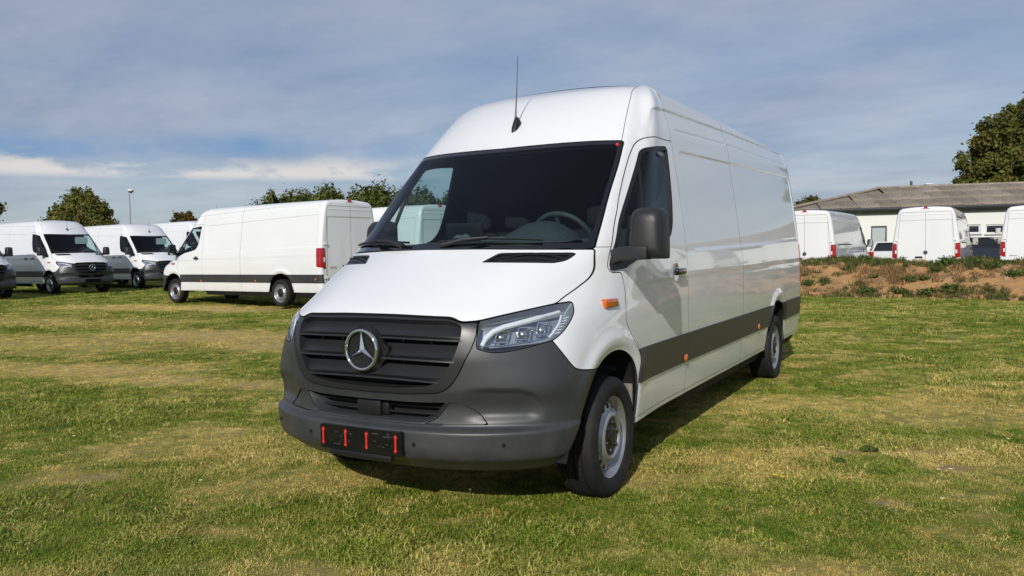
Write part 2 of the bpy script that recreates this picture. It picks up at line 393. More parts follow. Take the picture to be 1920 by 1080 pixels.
def bbox(bm, c, s, bev=0., seg=2, rot=None):
    r = bmesh.ops.create_cube(bm, size=1); vs = r['verts']
    bmesh.ops.scale(bm, vec=s, verts=vs)
    if bev > 0:
        es = list({e for v in vs for e in v.link_edges})
        q = bmesh.ops.bevel(bm, geom=es, offset=bev, segments=seg, profile=.5, affect='EDGES'); vs = list({v for f in q['faces'] for v in f.verts} | {v for v in vs if v.is_valid})
    if rot is not None: bmesh.ops.rotate(bm, cent=(0, 0, 0), matrix=rot, verts=vs)
    bmesh.ops.translate(bm, vec=c, verts=vs); return vs
def nb(): return bmesh.new()
def tube(bm, pts, rad, seg=8, closed=False, cap=True):
    pts = [Vector(p) for p in pts]; n = len(pts); rads = rad if hasattr(rad, '__len__') else [rad]*n; rings = []
    up = Vector((0, 0, 1)); prev = None
    for i, p in enumerate(pts):
        d = (pts[(i+1) % n]-pts[i-1]) if closed else (pts[min(i+1, n-1)]-pts[max(i-1, 0)])
        d.normalize()
        if prev is None:
            a = d.cross(up) if abs(d.z) < .95 else d.cross(Vector((1, 0, 0)))
        else: a = prev - d*prev.dot(d)
        a.normalize(); prev = a; b = d.cross(a)
        rings.append([bm.verts.new(p + (a*math.cos(t)+b*math.sin(t))*rads[i]) for t in [2*math.pi*k/seg for k in range(seg)]])
    for i in range(n if closed else n-1):
        A, B = rings[i], rings[(i+1) % n]
        for k in range(seg): bm.faces.new((A[k], A[(k+1) % seg], B[(k+1) % seg], B[k]))
    if cap and not closed:
        bm.faces.new(rings[0][::-1]); bm.faces.new(rings[-1])
def lathe(bm, prof, seg=48, axis='X', origin=(0, 0, 0), close=False):
    """prof: (radius, along-axis) points"""
    o = Vector(origin); R = []
    for r, a in prof:
        ring = []
        for k in range(seg):
            t = 2*math.pi*k/seg; c, s = math.cos(t)*r, math.sin(t)*r
            ring.append(bm.verts.new(o + (Vector((a, c, s)) if axis == 'X' else Vector((c, a, s)) if axis == 'Y' else Vector((c, s, a)))))
        R.append(ring)
    m = len(R)
    for i in range(m if close else m-1):
        A, B = R[i], R[(i+1) % m]
        for k in range(seg): bm.faces.new((A[k], A[(k+1) % seg], B[(k+1) % seg], B[k]))
    return R
def prism(bm, poly, h0, h1, plane='XZ'):
    """extrude a 2-D outline between two offsets on the remaining axis"""
    def P(u, v, h): return Vector((u, h, v)) if plane == 'XZ' else Vector((h, u, v)) if plane == 'YZ' else Vector((u, v, h))
    A = [bm.verts.new(P(u, v, h0)) for u, v in poly]; B = [bm.verts.new(P(u, v, h1)) for u, v in poly]; n = len(poly)
    for i in range(n): bm.faces.new((A[i], A[(i+1) % n], B[(i+1) % n], B[i]))
    bm.faces.new(A[::-1]); bm.faces.new(B)

def lettering(name, body, size, mat, parent, M4):
    c = bpy.data.curves.new(name, 'FONT'); c.body = body; c.size = size; c.extrude = .0012; t = bpy.data.objects.new(name, c); COL.objects.link(t)
    dg = bpy.context.evaluated_depsgraph_get(); me = bpy.data.meshes.new_from_object(t.evaluated_get(dg)); bpy.data.objects.remove(t); me.materials.clear(); me.materials.append(MAT[mat]); me.transform(M4)
    me.name = name; return link(bpy.data.objects.new(name, me), parent)
# ------------------------------------------------------------------ the van (one hero, copied for the parked ones)
ARCH_F = rnd([(.285, .15), (.292, .352), (.338, .590), (.313, .668), (.252, .752), (.165, .803), (.065, .832), (-.045, .838), (-.165, .816), (-.265, .770), (-.335, .705), (-.390, .630), (-.464, .515), (-.535, .415), (-.575, .335), (-.60, .15)], .05, 4)
ARCH_R = rnd([(3.99, .15), (4.00, .352), (4.075, .56), (4.16, .70), (4.28, .790), (4.42, .832), (4.58, .832), (4.72, .79), (4.83, .70), (4.90, .56), (4.935, .37), (4.94, .15)], .06, 4)
RECESS = rnd([(1.49, 1.375), (5.79, 1.47), (5.79, 2.225), (1.49, 2.095)], [.05, .03, .07, .05], 6)
CREASE = [(.83, 2.15), (.86, 2.20), (.915, 2.25), (.975, 2.305), (1.05, 2.345), (1.20, 2.364), (1.39, 2.378), (3.09, 2.43), (5.80, 2.50)]
GROOVES = [[(1.51, 2.242), (2.90, 2.300)], [(3.0, 2.303), (5.74, 2.362)]]
def relief(Y, Z):
    """height of the pressed lines of the side wall (positive outwards)"""
    P = np.stack([Y, Z], 1); d = np.zeros(len(Y))
    s = sdf(P, RECESS); d -= .008*(1-sstep(-.014, .006, s))
    zc = np.interp(Y, [p[0] for p in CREASE], [p[1] for p in CREASE])
    below = zc-Z
    d -= np.where((Y > .84), .011*sstep(-.004, .011, below)*(1-sstep(.02, .20, below)), 0)*sstep(.84, .93, Y)*(1-sstep(5.70, 5.85, Y))
    for g in GROOVES: d -= .006*np.exp(-(pdist(P, g)/.0085)**2)
    for A, k in ((ARCH_F, .013), (ARCH_R, .020)):
        s = sdf(P, A); up = sstep(.50, .74, Z)
        d += k*up*np.exp(-((s-.062)/.045)**2) - .006*np.exp(-(np.maximum(s, 0)/.02)**2)
    d -= .004*sstep(-.012, .012, (1.205+.011*(Y-2.0))-Z)*sstep(.25, .6, Y)
    return d
def build_shells():
    P = front_surface(330, 250); M = grid_mesh(P); m = (M.N[:, 0] > .25)*1.
    d = relief(M.V[:, 1], M.V[:, 2])*sstep(.55, .9, M.N[:, 0])
    # bumper pressings: ledge over the fog panels sweeping round the corner
    q = (M.V[:, 0]+M.V[:, 1])/2**.5
    led = [(-.235, .722), (-.115, .722), (.03, .716), (.085, .697), (.13, .660), (.165, .610), (.185, .560)]
    zl = np.interp(q, [p[0] for p in led], [p[1] for p in led])
    k = sstep(-.26, -.12, q)*(1-sstep(.06, .17, q))*(M.V[:, 2] < .9)
    d -= .017*k*sstep(-.006, .016, zl-M.V[:, 2])*sstep(.555, .60, M.V[:, 2])
    V = M.V+M.N*d[:, None]; V = V.reshape(P.shape); V[:, 0, 0] = 0
    HS = grid_mesh(V)
    # side and roof behind the front doors
    zs = np.concatenate([np.linspace(.24, .84, 34), np.linspace(.85, 1.34, 22)[:-1], np.linspace(1.34, 1.52, 22)[:-1], np.linspace(1.52, 2.04, 16)[:-1], np.linspace(2.04, 2.54, 92)])
    cs = np.array([(W(z), z) for z in zs]+[(.70, 2.5515), (.665, 2.558), (.63, 2.562), (.56, 2.570), (.45, 2.581), (.30, 2.592), (.15, 2.597), (0, 2.599)])
    t = np.gradient(cs, axis=0); n2 = np.stack([t[:, 1], -t[:, 0]], 1); n2 /= np.linalg.norm(n2, axis=1, keepdims=True); n2[-1] = (0, 1)
    a = np.linspace(0, math.pi/2, 9)[1:]
    ys = np.concatenate([[1.339], np.linspace(1.36, 1.46, 6), np.linspace(1.47, 1.51, 9), np.linspace(1.53, 3.86, 90), np.linspace(3.88, 5.04, 84), np.linspace(5.06, 5.70, 18), np.linspace(5.72, 5.83, 20), 5.845+.10*np.sin(a)])
    ins = np.concatenate([np.zeros(len(ys)-8), .075*(1-np.cos(a))])
    G = np.zeros((len(ys), len(cs), 3))
    for i, y in enumerate(ys):
        tp = 1-.012*max(0, (y-2.95)/3)**2
        d = relief(np.full(len(cs), y), cs[:, 1])*sstep(.4, .8, n2[:, 0]) - ins[i]
        c = cs*np.array([tp, 1])+n2*d[:, None]
        c[:, 1] += .012*math.sin(max(0, min(1, (y-1.335)/4.5))*math.pi)*(cs[:, 1] > 2.3)*sstep(2.3, 2.55, cs[:, 1])
        G[i, :, 0], G[i, :, 1], G[i, :, 2] = c[:, 0], y, c[:, 1]
    G[:, -1, 0] = 0
    return HS, grid_mesh(G, True), G, V
HS, RS, RG, FG = build_shells()
def fy(x, z):
    """front surface: y at (|x|, z)"""
    i = int(np.argmin(abs(FG[:, 0, 2]-z))); r = FG[i]; k = r[:, 0].argmax(); return float(np.interp(abs(x), r[:k, 0], r[:k, 1]))
XZ = lambda M: M.V[:, [0, 2]]
YZ = lambda M: M.V[:, [1, 2]]
XY = lambda M: M.V[:, [0, 1]]
QZ = lambda M: np.stack([(M.V[:, 0]+M.V[:, 1])/2**.5, M.V[:, 2]], 1)
GAP = .0032
def take(M, proj, poly, g=GAP):
    f = sdf(proj(M), poly); return clip(M, f+g), clip(M, -f+g)
WS_POLY = rnd([(-.2, 2.070), (0, 2.071), (.273, 2.076), (.588, 2.083), (.785, 2.083), (.812, 1.901), (.836, 1.647), (.864, 1.400), (.636, 1.404), (.327, 1.412), (0, 1.414), (-.2, 1.414)], [0, .02, .05, .05, .022, .05, .05, .012, .05, .05, .02, 0])
HOOD_POLY = rnd([(-.2, 1.412), (0, 1.412), (.327, 1.409), (.636, 1.401), (.866, 1.396), (.885, 1.285), (.883, 1.241), (.861, 1.192), (.839, 1.148), (.833, 1.120), (.784, 1.106), (.692, 1.081), (.596, 1.055), (.522, 1.050), (.472, 1.073), (.177, 1.083), (0, 1.084), (-.2, 1.084)],
                [0, 0, .05, .05, .012, .06, .03, .04, .04, .01, .03, .04, .02, .022, .05, .05, .05, 0])
LAMP_POLY = rnd([(-.151, 1.054), (-.008, 1.080), (.170, 1.106), (.288, 1.119), (.392, 1.125), (.378, 1.075), (.328, 1.025), (.268, .978), (.214, .949), (.127, .933), (.045, .916), (-.053, .903), (-.111, .903), (-.172, .922), (-.172, .955), (-.160, 1.001)],
                [.008, .05, .05, .04, .022, .03, .03, .03, .015, .04, .04, .04, .03, .012, .02, .02])
GRILLE_OUT = rnd([(-.2, 1.082), (0, 1.082), (.177, 1.081), (.468, 1.071), (.520, 1.048), (.594, 1.053), (.604, .994), (.590, .929), (.530, .792), (.480, .729), (.428, .702), (.265, .689), (0, .686), (-.2, .686)],
                 [0, 0, .05, .03, .02, .004, .02, .04, .05, .03, .03, .06, .05, 0])
GRILLE_IN = rnd([(-.2, 1.068), (0, 1.068), (.47, 1.060), (.532, 1.035), (.536, .980), (.507, .870), (.448, .780), (.388, .737), (.208, .720), (0, .716), (-.2, .716)], [0, 0, .03, .02, .03, .05, .04, .04, .05, .05, 0])
BUMP_POLY = rnd([(-1, .1), (-1, 1.07), (-.15, 1.07), (.15, 1.0), (.207, .947), (.253, .889), (.303, .827), (.332, .799), (.375, .785), (.508, .769), (.65, .765), (.65, .1)], [0, 0, 0, 0, 0, .02, .03, .025, .03, .03, 0, 0])
INTAKE = rnd([(-.2, .652), (0, .652), (.33, .653), (.462, .657), (.432, .611), (.408, .580), (.335, .551), (0, .548), (-.2, .548)], [0, 0, .03, .01, .02, .02, .03, .05, 0])
FOG = rnd([(.470, .655), (.526, .653), (.588, .620), (.655, .550), (.34, .546), (.412, .578), (.436, .609)], [.012, .03, .04, .006, .01, .02, .02])
DOOR_POLY = rnd([(.285, .20), (.292, .352), (.340, .590), (.332, .775), (.235, .880), (.158, .968), (.158, 1.019), (.190, 1.146), (.168, 1.262), (.075, 1.262), (.050, 1.288), (.093, 1.375), (.195, 1.51), (.304, 1.632), (.353, 1.698), (.458, 1.812), (.636, 1.987), (.737, 2.072), (.832, 2.113), (.974, 2.136), (1.40, 2.148), (1.40, .20)],
                [0, .02, .03, .03, .05, .05, .03, .05, .02, .02, .02, .05, .06, .05, .05, .05, .08, .07, .06, .06, 0, 0])
DWIN_POLY = rnd([(.737, 2.022), (.796, 2.045), (.994, 2.076), (1.195, 2.097), (1.232, 2.076), (1.205, 1.910), (1.170, 1.717), (1.115, 1.555), (1.030, 1.470), (.876, 1.432), (.547, 1.385), (.40, 1.338), (.215, 1.285), (.092, 1.272), (.066, 1.293), (.108, 1.371), (.263, 1.555), (.465, 1.754), (.660, 1.940)],
                [.05, .03, .08, .02, .02, .06, .06, .07, .07, .08, .08, .08, .05, .012, .015, .03, .06, .06, .06])
VENT = rnd([(.402, -.456), (.452, -.357), (.525, -.329), (.583, -.301), (.638, -.267), (.688, -.226), (.737, -.18), (.784, -.129), (.803, -.112), (.778, -.190), (.736, -.258), (.689, -.306), (.64, -.348), (.588, -.384), (.532, -.413), (.472, -.436)], [.006, .02, .02, .02, .02, .02, .02, .01, .006, .03, .02, .02, .02, .02, .02, .02])
CAPSEAM = [(.772, 2.06), (.772, 2.089), (.731, 2.278), (.70, 2.41), (.657, 2.533), (.60, 2.62)]

def near(M, q, z, depth=0., proj=QZ):
    d = ((proj(M)-np.array([q, z]))**2).sum(1); i = np.argpartition(d, 9)[:9]; w = 1/(d[i]+1e-6); w /= w.sum(); p = (M.V[i]*w[:, None]).sum(0); n = (M.N[i]*w[:, None]).sum(0)
    if proj is QZ: e = q-(p[0]+p[1])/2**.5; t = np.array([-n[1], n[0], 0]); t /= np.linalg.norm(t); p = p+t*e/max(.3, abs(t[0]+t[1])/2**.5)*np.sign(t[0]+t[1]); p[2] = z
    return Vector(p-n*depth), Vector(n)

def make_van():
    root = empty('white_van')
    R_ = root
    def pair(name, M, mat, parent=root):
        return mobj(name, M, mat, parent if not isinstance(parent, tuple) else parent[0]), mobj(name, mirror(M), mat, parent if not isinstance(parent, tuple) else parent[1])
    body = clip(HS, -sdf(YZ(HS), ARCH_F))
    zb = np.interp(body.V[:, 1], [-1.2, -.45, .2, .3, 2], [.300, .310, .36, .366, .372]); body = clip(body, zb-body.V[:, 2])
    # windscreen
    ws, rem = take(body, XZ, WS_POLY)
    s = sdf(XZ(ws), WS_POLY); bw = np.interp(ws.V[:, 2], [1.40, 1.47, 1.6, 1.95, 2.08], [.034, .030, .020, .020, .026])
    clear = clip(ws, s+bw); frit = clip(ws, -(s+bw))
    wsh = mobj('windscreen', both(clear), 'windshield_glass', root); mobj('black_border', both(offset(frit, .001)), 'gloss_black', wsh)
    b = nb(); p, n = near(ws, .760, 2.052, -.003, XZ); lathe(b, [(.0001, 0), (.010, 0), (.012, .003)], 10, 'Y', p); bobj('red_sticker', b, 'red_arrow', wsh)
    # bonnet with its two air vents
    hood, rem = take(rem, XZ, HOOD_POLY)
    vf = sdf(XY(hood), VENT); vent = clip(hood, vf+.002); hood = clip(hood, -vf+.002)
    hd = mobj('bonnet', rim(both(hood), .016), 'paint', root)
    uv = XY(vent); r_ = (uv[:, 1]-.70*uv[:, 0])
    rib = clip(vent, np.cos(r_*2*math.pi/.030)*-1+.25)
    cross = clip(vent, -np.cos(uv[:, 0]*2*math.pi/.021)+.55)
    ring = clip(vent, -sdf(XY(vent), VENT)-.011)
    for mir in (False, True):
        f_ = mirror if mir else (lambda q: q)
        v = mobj('bonnet_vent', f_(offset(vent, .012)), 'plastic_black', hd)
        mobj('vent_grid', f_(join(offset(rib, .004), offset(cross, .006), rim(offset(ring, .001), .01))), 'plastic_black', hd)
    # headlamps
    lamp, rem = take(rem, QZ, LAMP_POLY, .003)
    # grille
    gr, rem = take(rem, XZ, GRILLE_OUT, .003)
    gi = clip(gr, sdf(XZ(gr), GRILLE_IN)); gf = clip(gr, -sdf(XZ(gr), GRILLE_IN))
    # bumper
    bum, rem = take(rem, QZ, BUMP_POLY)
    ink, bum = take(bum, XZ, INTAKE, 0); fog, bum = take(bum, XZ, FOG, .002)
    bp = mobj('front_bumper', rim(both(bum), .03), 'plastic', root)
    pair('fog_lamp_cover', rim(offset(fog, .006), .03), 'plastic', bp)
    # roof cap, frame, doors, wings
    f = sdf(XZ(rem), [(-.2, 2.06)]+CAPSEAM+[(-.2, 2.75)])
    cap = clip(rem, f+.0015); rem = clip(rem, -f+.0015)
    mobj('roof_cap', rim(both(cap), .01), 'paint', root)
    door, rem = take(rem, YZ, DOOR_POLY, .003)
    f = 1.408+.0*rem.V[:, 0]-rem.V[:, 2]
    pil = clip(rem, f+.0016); wing = clip(rem, -f+.0016)
    pair('front_pillar', rim(pil, .012), 'paint'); wings = pair('front_wing', rim(wing, .014), 'paint')
    win, skin = take(door, YZ, DWIN_POLY, 0)
    doors = pair('front_door', rim(skin, .014), 'paint')
    s = sdf(YZ(win), DWIN_POLY); tri_ = sdf(YZ(win), [(.02, 1.24), (.02, 1.42), (.135, 1.415), (.30, 1.335), (.40, 1.30), (.40, 1.24)])
    fr = np.maximum(-(s+.026), -tri_)
    div = pdist(YZ(win), [(.735, 2.06), (.61, 1.80), (.505, 1.55), (.44, 1.33)])-.011
    frame = clip(win, np.minimum(np.minimum(-(s+.026), tri_), div)); pane = clip(win, -np.minimum(np.minimum(-(s+.026), tri_), div))
    pair('window_frame', rim(offset(frame, .004), .02), 'rubber_seal', doors); pair('door_window', offset(pane, .012), 'side_glass', doors)
    px_, _n = near(win, 1.08, 2.025, -.002, YZ); lettering('window_marking', 'PGH12', .034, 'marking', doors[0], Matrix(((0, 0, 1, px_.x+.001), (1, 0, 0, 1.02), (0, 1, 0, 2.018), (0, 0, 0, 1))) @ Matrix.Rotation(math.radians(-9), 4, 'X'))
    # side walls, roof
    side = clip(RS, -sdf(YZ(RS), ARCH_R)); side = clip(side, .372-side.V[:, 2])
    roof = clip(side, side.V[:, 0]-.69); roof = clip(roof, 2.2-roof.V[:, 2]); side_ = clip(side, np.maximum(.69-side.V[:, 0], -10)) if False else None
    hi = (side.V[:, 2] > 2.2)
    side = clip(side, np.where(hi, .69-side.V[:, 0], -1.))
    roof.V[roof.V[:, 1] < 1.3395, 1] = 1.3352; mobj('roof', both(roof), 'paint', root)
    sa = clip(side, side.V[:, 1]-2.9465); sb = clip(side, 2.9535-side.V[:, 1])
    # tail lamps are set into the rear corner
    tl = rnd([(5.80, .985), (5.80, 1.425), (6.2, 1.425), (6.2, .93)], [.03, .02, 0, 0])
    lampR, sb = take(sb, YZ, tl, .0015)
    sp = pair('side_panel', rim(sa, .012), 'paint'); sq = pair('side_panel', rim(sb, .012), 'paint')
    tls = pair('tail_lamp', rim(offset(lampR, -.004), .02), 'red_lens')
    for src, own, y0, y1 in ((door, doors, .2, 1.336), (sa, sp, 1.342, 2.947), (sb, sq, 2.953, 5.93)):
        k = clip(src, np.maximum(.600-src.V[:, 2], src.V[:, 2]-.803))
        pair('side_band', rim(offset(k, -.010), .012), 'plastic', own)
        lo = clip(src, np.maximum(.370-src.V[:, 2], src.V[:, 2]-.398))
        if own is sq: 
            for part_ in (clip(lo, lo.V[:, 1]-4.4), clip(lo, 4.4-lo.V[:, 1])): pair('sill_lip', rim(offset(part_, -.004), .012), 'paint', own)
        else: pair('sill_lip', rim(offset(lo, -.004), .012), 'paint', own)
    for y, z, own in ((1.262, .632, doors), (3.545, .640, sq), (5.78, .690, sq)):
        for i, sgn in enumerate((1, -1)):
            b = nb(); x = (W(z)+.011)*sgn
            lathe(b, [(.028, 0), (.027, sgn*.007), (.02, sgn*.012), (.0005, sgn*.013)], 16, 'X', (x, y, z)); bobj('side_marker', b, 'orange', own[i])
    # recessed grip and handle of each front door, blinker on each wing
    for i, sgn in enumerate((1, -1)):
        x = W(1.24)*sgn; b = nb()
        lathe(b, [(.062, sgn*.004), (.050, sgn*.003), (.0005, -sgn*.002)], 24, 'X', (x, 1.06, 1.235)); bobj('grip_recess', b, 'lamp_chrome', doors[i])
        b = nb(); bbox(b, (x+sgn*.028, 1.085, 1.238), (.030, .19, .046), .012, 3); bobj('door_handle', b, 'gloss_black', doors[i])
        b = nb(); bbox(b, (x+sgn*.028, 1.235, 1.145), (.004, .004, .004), 0); b.free()
        p, n = near(wing, -.035, 1.098, 0, YZ)
        b = nb(); vs = bbox(b, (0, 0, 0), (.042, .150, .050), .011, 3); 
        ang = math.atan2(-n.x, n.y); bmesh.ops.rotate(b, cent=(0, 0, 0), matrix=Matrix.Rotation(math.radians(-4), 3, 'Z'), verts=b.verts)
        for v in b.verts: v.co = Vector(((v.co.x+p.x+.004)*sgn, v.co.y+p.y, v.co.z+p.z))
        bobj('turn_signal', b, 'orange', wings[i])
    # headlamp insides
    for sgn in (1, -1):
        f_ = mirror if sgn < 0 else (lambda q: q)
        hl = mobj('headlamp', f_(lamp), 'lens_glass', root)
        mobj('lamp_housing', f_(join(offset(lamp, .075), Mesh(*(lambda r: (r.V, -r.N, r.F[:, ::-1]))(rim(lamp, .076))) if False else rim(offset(lamp, .004), .074))) if False else f_(offset(lamp, .07)), 'lamp_dark', hl)
        s = sdf(QZ(lamp), LAMP_POLY); rg = clip(lamp, -(s+.0035)); mobj('lamp_seal', f_(rim(offset(rg, .003), .066)), 'lamp_dark', hl)
        low = clip(lamp, lamp.V[:, 2]-(.932+.06*np.clip(QZ(lamp)[:, 0], -.1, .3))); mobj('lower_trim', f_(offset(low, .012)), 'gloss_black', hl)
        up = clip(lamp, (1.068+.16*QZ(lamp)[:, 0])-lamp.V[:, 2]+.006); mobj('upper_trim', f_(offset(up, .045)), 'lamp_dark', hl)
        def line(pts, depth): return [(lambda v: (v.x*sgn, v.y, v.z))(near(lamp, q, z, depth)[0]) for q, z in pts]
        def dense(pts, n=6):
            o = []
            for a, c in zip(pts[:-1], pts[1:]): o += [(a[0]+(c[0]-a[0])*k/n, a[1]+(c[1]-a[1])*k/n) for k in range(n)]
            return o+[pts[-1]]
        b = nb(); tube(b, line(dense([(.30, 1.093), (.20, 1.078), (.06, 1.050), (-.03, 1.030), (-.085, 1.008), (-.125, .975), (-.148, .938)], 3), .022), [.009]*4+[.014]*12+[.012]*3, 8); bobj('daytime_strip', b, 'lamp_white', hl)
        b = nb(); tube(b, line(dense([(-.148, .936), (-.05, .937), (.06, .950), (.19, .968)], 4), .03), .0045, 6)
        bobj('lower_strip', b, 'lamp_chrome', hl)
        for qc, zc, sc in ((-.045, .985, .9), (.075, 1.002, 1.0), (.185, 1.024, 1.0)):
            b = nb(); hw, hh = .036*sc, .034*sc
            loop = [(qc-hw-.012, zc-hh), (qc+hw-.012, zc-hh), (qc+hw+.016, zc+hh), (qc-hw+.016, zc+hh)]
            pts = line(dense(loop+[loop[0]], 4)[:-1], .040); tube(b, pts, .0045, 6, closed=True)
            bobj('reflector_frame', b, 'chrome', hl)
            p, n = near(lamp, qc, zc, .062); n.x *= sgn; p.x *= sgn
            b = nb(); bmesh.ops.create_uvsphere(b, u_segments=14, v_segments=9, radius=.027*sc); bmesh.ops.translate(b, vec=p, verts=b.verts); bobj('led_lens', b, 'lamp_chrome', hl)
            # facetted bowl behind the lens
            b = nb(); 
            for dq, dz in ((-.022, .012), (.022, .016), (.004, -.02)):
                pp, nn = near(lamp, qc+dq, zc+dz, .058); pp.x *= sgn; bbox(b, pp, (.026, .02, .02), .003, 1, Matrix.Rotation(.7*sgn, 3, 'Z'))
            bobj('reflector', b, 'lamp_chrome', hl)
        for k in range(6):
            t = k/5; q0, z0 = .350-.075*t, 1.065-.075*t
            b = nb(); tube(b, line([(q0-.030, z0-.004), (q0, z0)], .026), .0035, 5); bobj('side_fin', b, 'lamp_white', hl)
        b = nb(); tube(b, line(dense([(.305, 1.075), (.275, 1.03), (.225, .985), (.205, .97)], 3), .024), .006, 6); bobj('side_strip', b, 'lamp_white', hl)
    # grille: frame, blades, dark mesh behind, emblem
    gg = mobj('grille', rim(both(offset(gf, .006)), .07), 'grille_plastic', root)
    mobj('grille_back', both(offset(gi, .085)), 'well', gg)
    xi = lambda z: float(np.interp(z, [.72, .737, .78, .87, .98, 1.035], [.30, .39, .448, .507, .537, .534]))
    for zt, zb_ in ((1.058, .984), (.944, .882), (.840, .780)):
        prof = [(.075, zt+.004), (.060, zt), (.022, zb_+.014), (.012, zb_+.005), (.014, zb_), (.028, zb_-.002), (.028, zb_-.006), (.004, zb_-.009), (.003, zb_-.017), (.060, zb_-.024)]
        b = nb(); xs = np.linspace(-1, 1, 41); rows = []
        for t in xs:
            rr = []
            for d, z in prof:
                x = t*(xi(z)+.004); k = max(0, (abs(t)-.80)/.2)
                dd = d-(.014*k if z < zb_-.001 and d > .02 and d < .05 else 0)
                rr.append(b.verts.new((x, fy(x, z)+dd, z+.010*(1-t*t)*0-.012*abs(t)**2.2)))
            rows.append(rr)
        for A, B in zip(rows[:-1], rows[1:]):
            for i in range(len(prof)-1): b.faces.new((A[i], A[i+1], B[i+1], B[i]))
        b.faces.new(rows[0]); b.faces.new(rows[-1][::-1])
        bobj('blade', b, 'grille_plastic', gg, angle=30)
    for x in (-.36, -.2, .2, .36):
        b = nb(); bbox(b, (x, fy(x, .88)+.08, .89), (.012, .02, .26), .002); bobj('grille_strut', b, 'plastic_black', gg)
    ey = fy(0, .905)
    em = empty('emblem'); em.parent = root
    b = nb(); lathe(b, [(.124, .03), (.112, -.012), (.104, -.016), (.096, -.006), (.0005, .0)], 48, 'Y', (0, ey, .905)); bobj('emblem_base', b, 'plastic_black', em)
    for sx_ in (1, -1):
        b = nb(); prism(b, [(sx_*.10, .955), (sx_*.155, .925), (sx_*.155, .90), (sx_*.12, .855), (sx_*.06, .81), (sx_*.02, .80), (0, .905)], ey+.03, ey+.008, 'XZ'); bobj('emblem_bracket', b, 'plastic_black', em, smooth=False)
    b = nb(); r = []
    tube(b, [(math.cos(t)*.099, ey-.016, .905+math.sin(t)*.099) for t in np.linspace(0, 2*math.pi, 49)[:-1]], .0085, 10, closed=True); bobj('emblem_ring', b, 'chrome', em)
    b = nb(); c = b.verts.new((0, ey-.028, .905)); outer = []; inner = []
    for k in range(3):
        t = math.pi/2+k*2*math.pi/3; outer.append(b.verts.new((math.cos(t)*.095, ey-.014, .905+math.sin(t)*.095)))
        t += math.pi/3; inner.append(b.verts.new((math.cos(t)*.0165, ey-.008, .905+math.sin(t)*.0165)))
    bk = b.verts.new((0, ey-.004, .905))
    for k in range(3):
        b.faces.new((c, inner[k-1], outer[k])); b.faces.new((c, outer[k], inner[k])); b.faces.new((bk, outer[k], inner[k-1])); b.faces.new((bk, inner[k], outer[k]))
    bobj('emblem_star', b, 'chrome', em, smooth=False)
    # lower intake
    ik = mobj('lower_intake', both(offset(ink, .10)), 'well', root)
    b = nb(); bbox(b, (-.015, -.895, .600), (.155, .06, .085), .01, 2); bbox(b, (.075, -.88, .600), (.05, .05, .07), .01, 2); bobj('radar_sensor', b, 'plastic_black', ik)
    b = nb(); xs = np.linspace(-.44, .44, 25); rows = [[b.verts.new((x, fy(x, .545)+d, .548+h)) for d, h in ((-.004, -.004), (.015, .008), (.06, .012), (.10, .012), (.10, -.01))] for x in xs]
    for A, B in zip(rows[:-1], rows[1:]):
        for i in range(4): b.faces.new((A[i], A[i+1], B[i+1], B[i]))
    bobj('intake_shelf', b, 'plastic', ik)
    for z in (.585, .622):
        b = nb(); tube(b, [(x, fy(x, z)+.06, z) for x in np.linspace(-.42, .42, 15)], .006, 6); bobj('intake_bar', b, 'plastic_black', ik)
    for sgn in (1, -1):          # inward-curving cheeks beside the intake
        b = nb(); pr = [(.462, .655), (.434, .611), (.410, .580), (.340, .553)]
        rows = [[b.verts.new((sgn*x, fy(x, z)+.004, z)) for x, z in pr], [b.verts.new((sgn*(x-.05), fy(x, z)+.05, z)) for x, z in pr], [b.verts.new((sgn*(x-.07), fy(x, z)+.11, z)) for x, z in pr]]
        for A, B in zip(rows[:-1], rows[1:]):
            for i in range(3): b.faces.new((A[i], A[i+1], B[i+1], B[i]))
        bobj('intake_cheek', b, 'plastic', ik)
    for x, z in ((-.37, .452), (.316, .452), (.736, .458), (-.736, .458)):
        p = Vector((x, fy(x, z), z)); b = nb(); lathe(b, [(.011, .002), (.011, -.003), (.0005, -.004)], 14, 'Y', p); bobj('parking_sensor', b, 'plastic_black', bp)
    # underside lip of the bumper
    b = nb(); xs = np.linspace(-.42, .42, 25); rows = [[b.verts.new((x, fy(x, .32)+d, z)) for d, z in ((.02, .325), (.05, .298), (.11, .288), (.27, .30))] for x in xs]
    for A, B in zip(rows[:-1], rows[1:]):
        for i in range(3): b.faces.new((A[i], A[i+1], B[i+1], B[i]))
    bobj('splash_lip', b, 'plastic_black', root)
    # plate holder with red arrow marks
    ph = empty('plate_holder'); ph.parent = root; py_ = fy(0, .45)-.012
    b = nb(); rp = rnd([(-.265, .388), (.265, .388), (.265, .512), (-.265, .512)], .012, 4); prism(b, rp, py_+.03, py_, 'XZ'); bobj('plate_frame', b, 'gloss_black', ph, smooth=False)
    for k in range(18):
        rr = random.Random(k); b = nb(); x = rr.choice([-1, 1])*rr.uniform(.055, .215); z = rr.uniform(.402, .50); bbox(b, (x, py_-.001, z), (rr.uniform(.004, .05), .003, rr.uniform(.002, .006)), 0)
        bobj('holder_clip', b, 'plastic', ph, smooth=False)
    b = nb(); bbox(b, (0, py_+.01, .372), (.40, .03, .03), .006); bobj('holder_bracket', b, 'plastic_black', ph)
    for x in (-.243, -.092, .046, .230):
        b = nb(); z0, z1 = .405, .497
        prism(b, [(x-.0045, z0+.014), (x-.011, z0+.016), (x, z0), (x+.011, z0+.016), (x+.0045, z0+.014), (x+.0045, z1-.014), (x+.011, z1-.016), (x, z1), (x-.011, z1-.016), (x-.0045, z1-.014)], py_-.0005, py_-.004, 'XZ')
        bobj('red_arrow', b, 'red_arrow', ph, smooth=False)
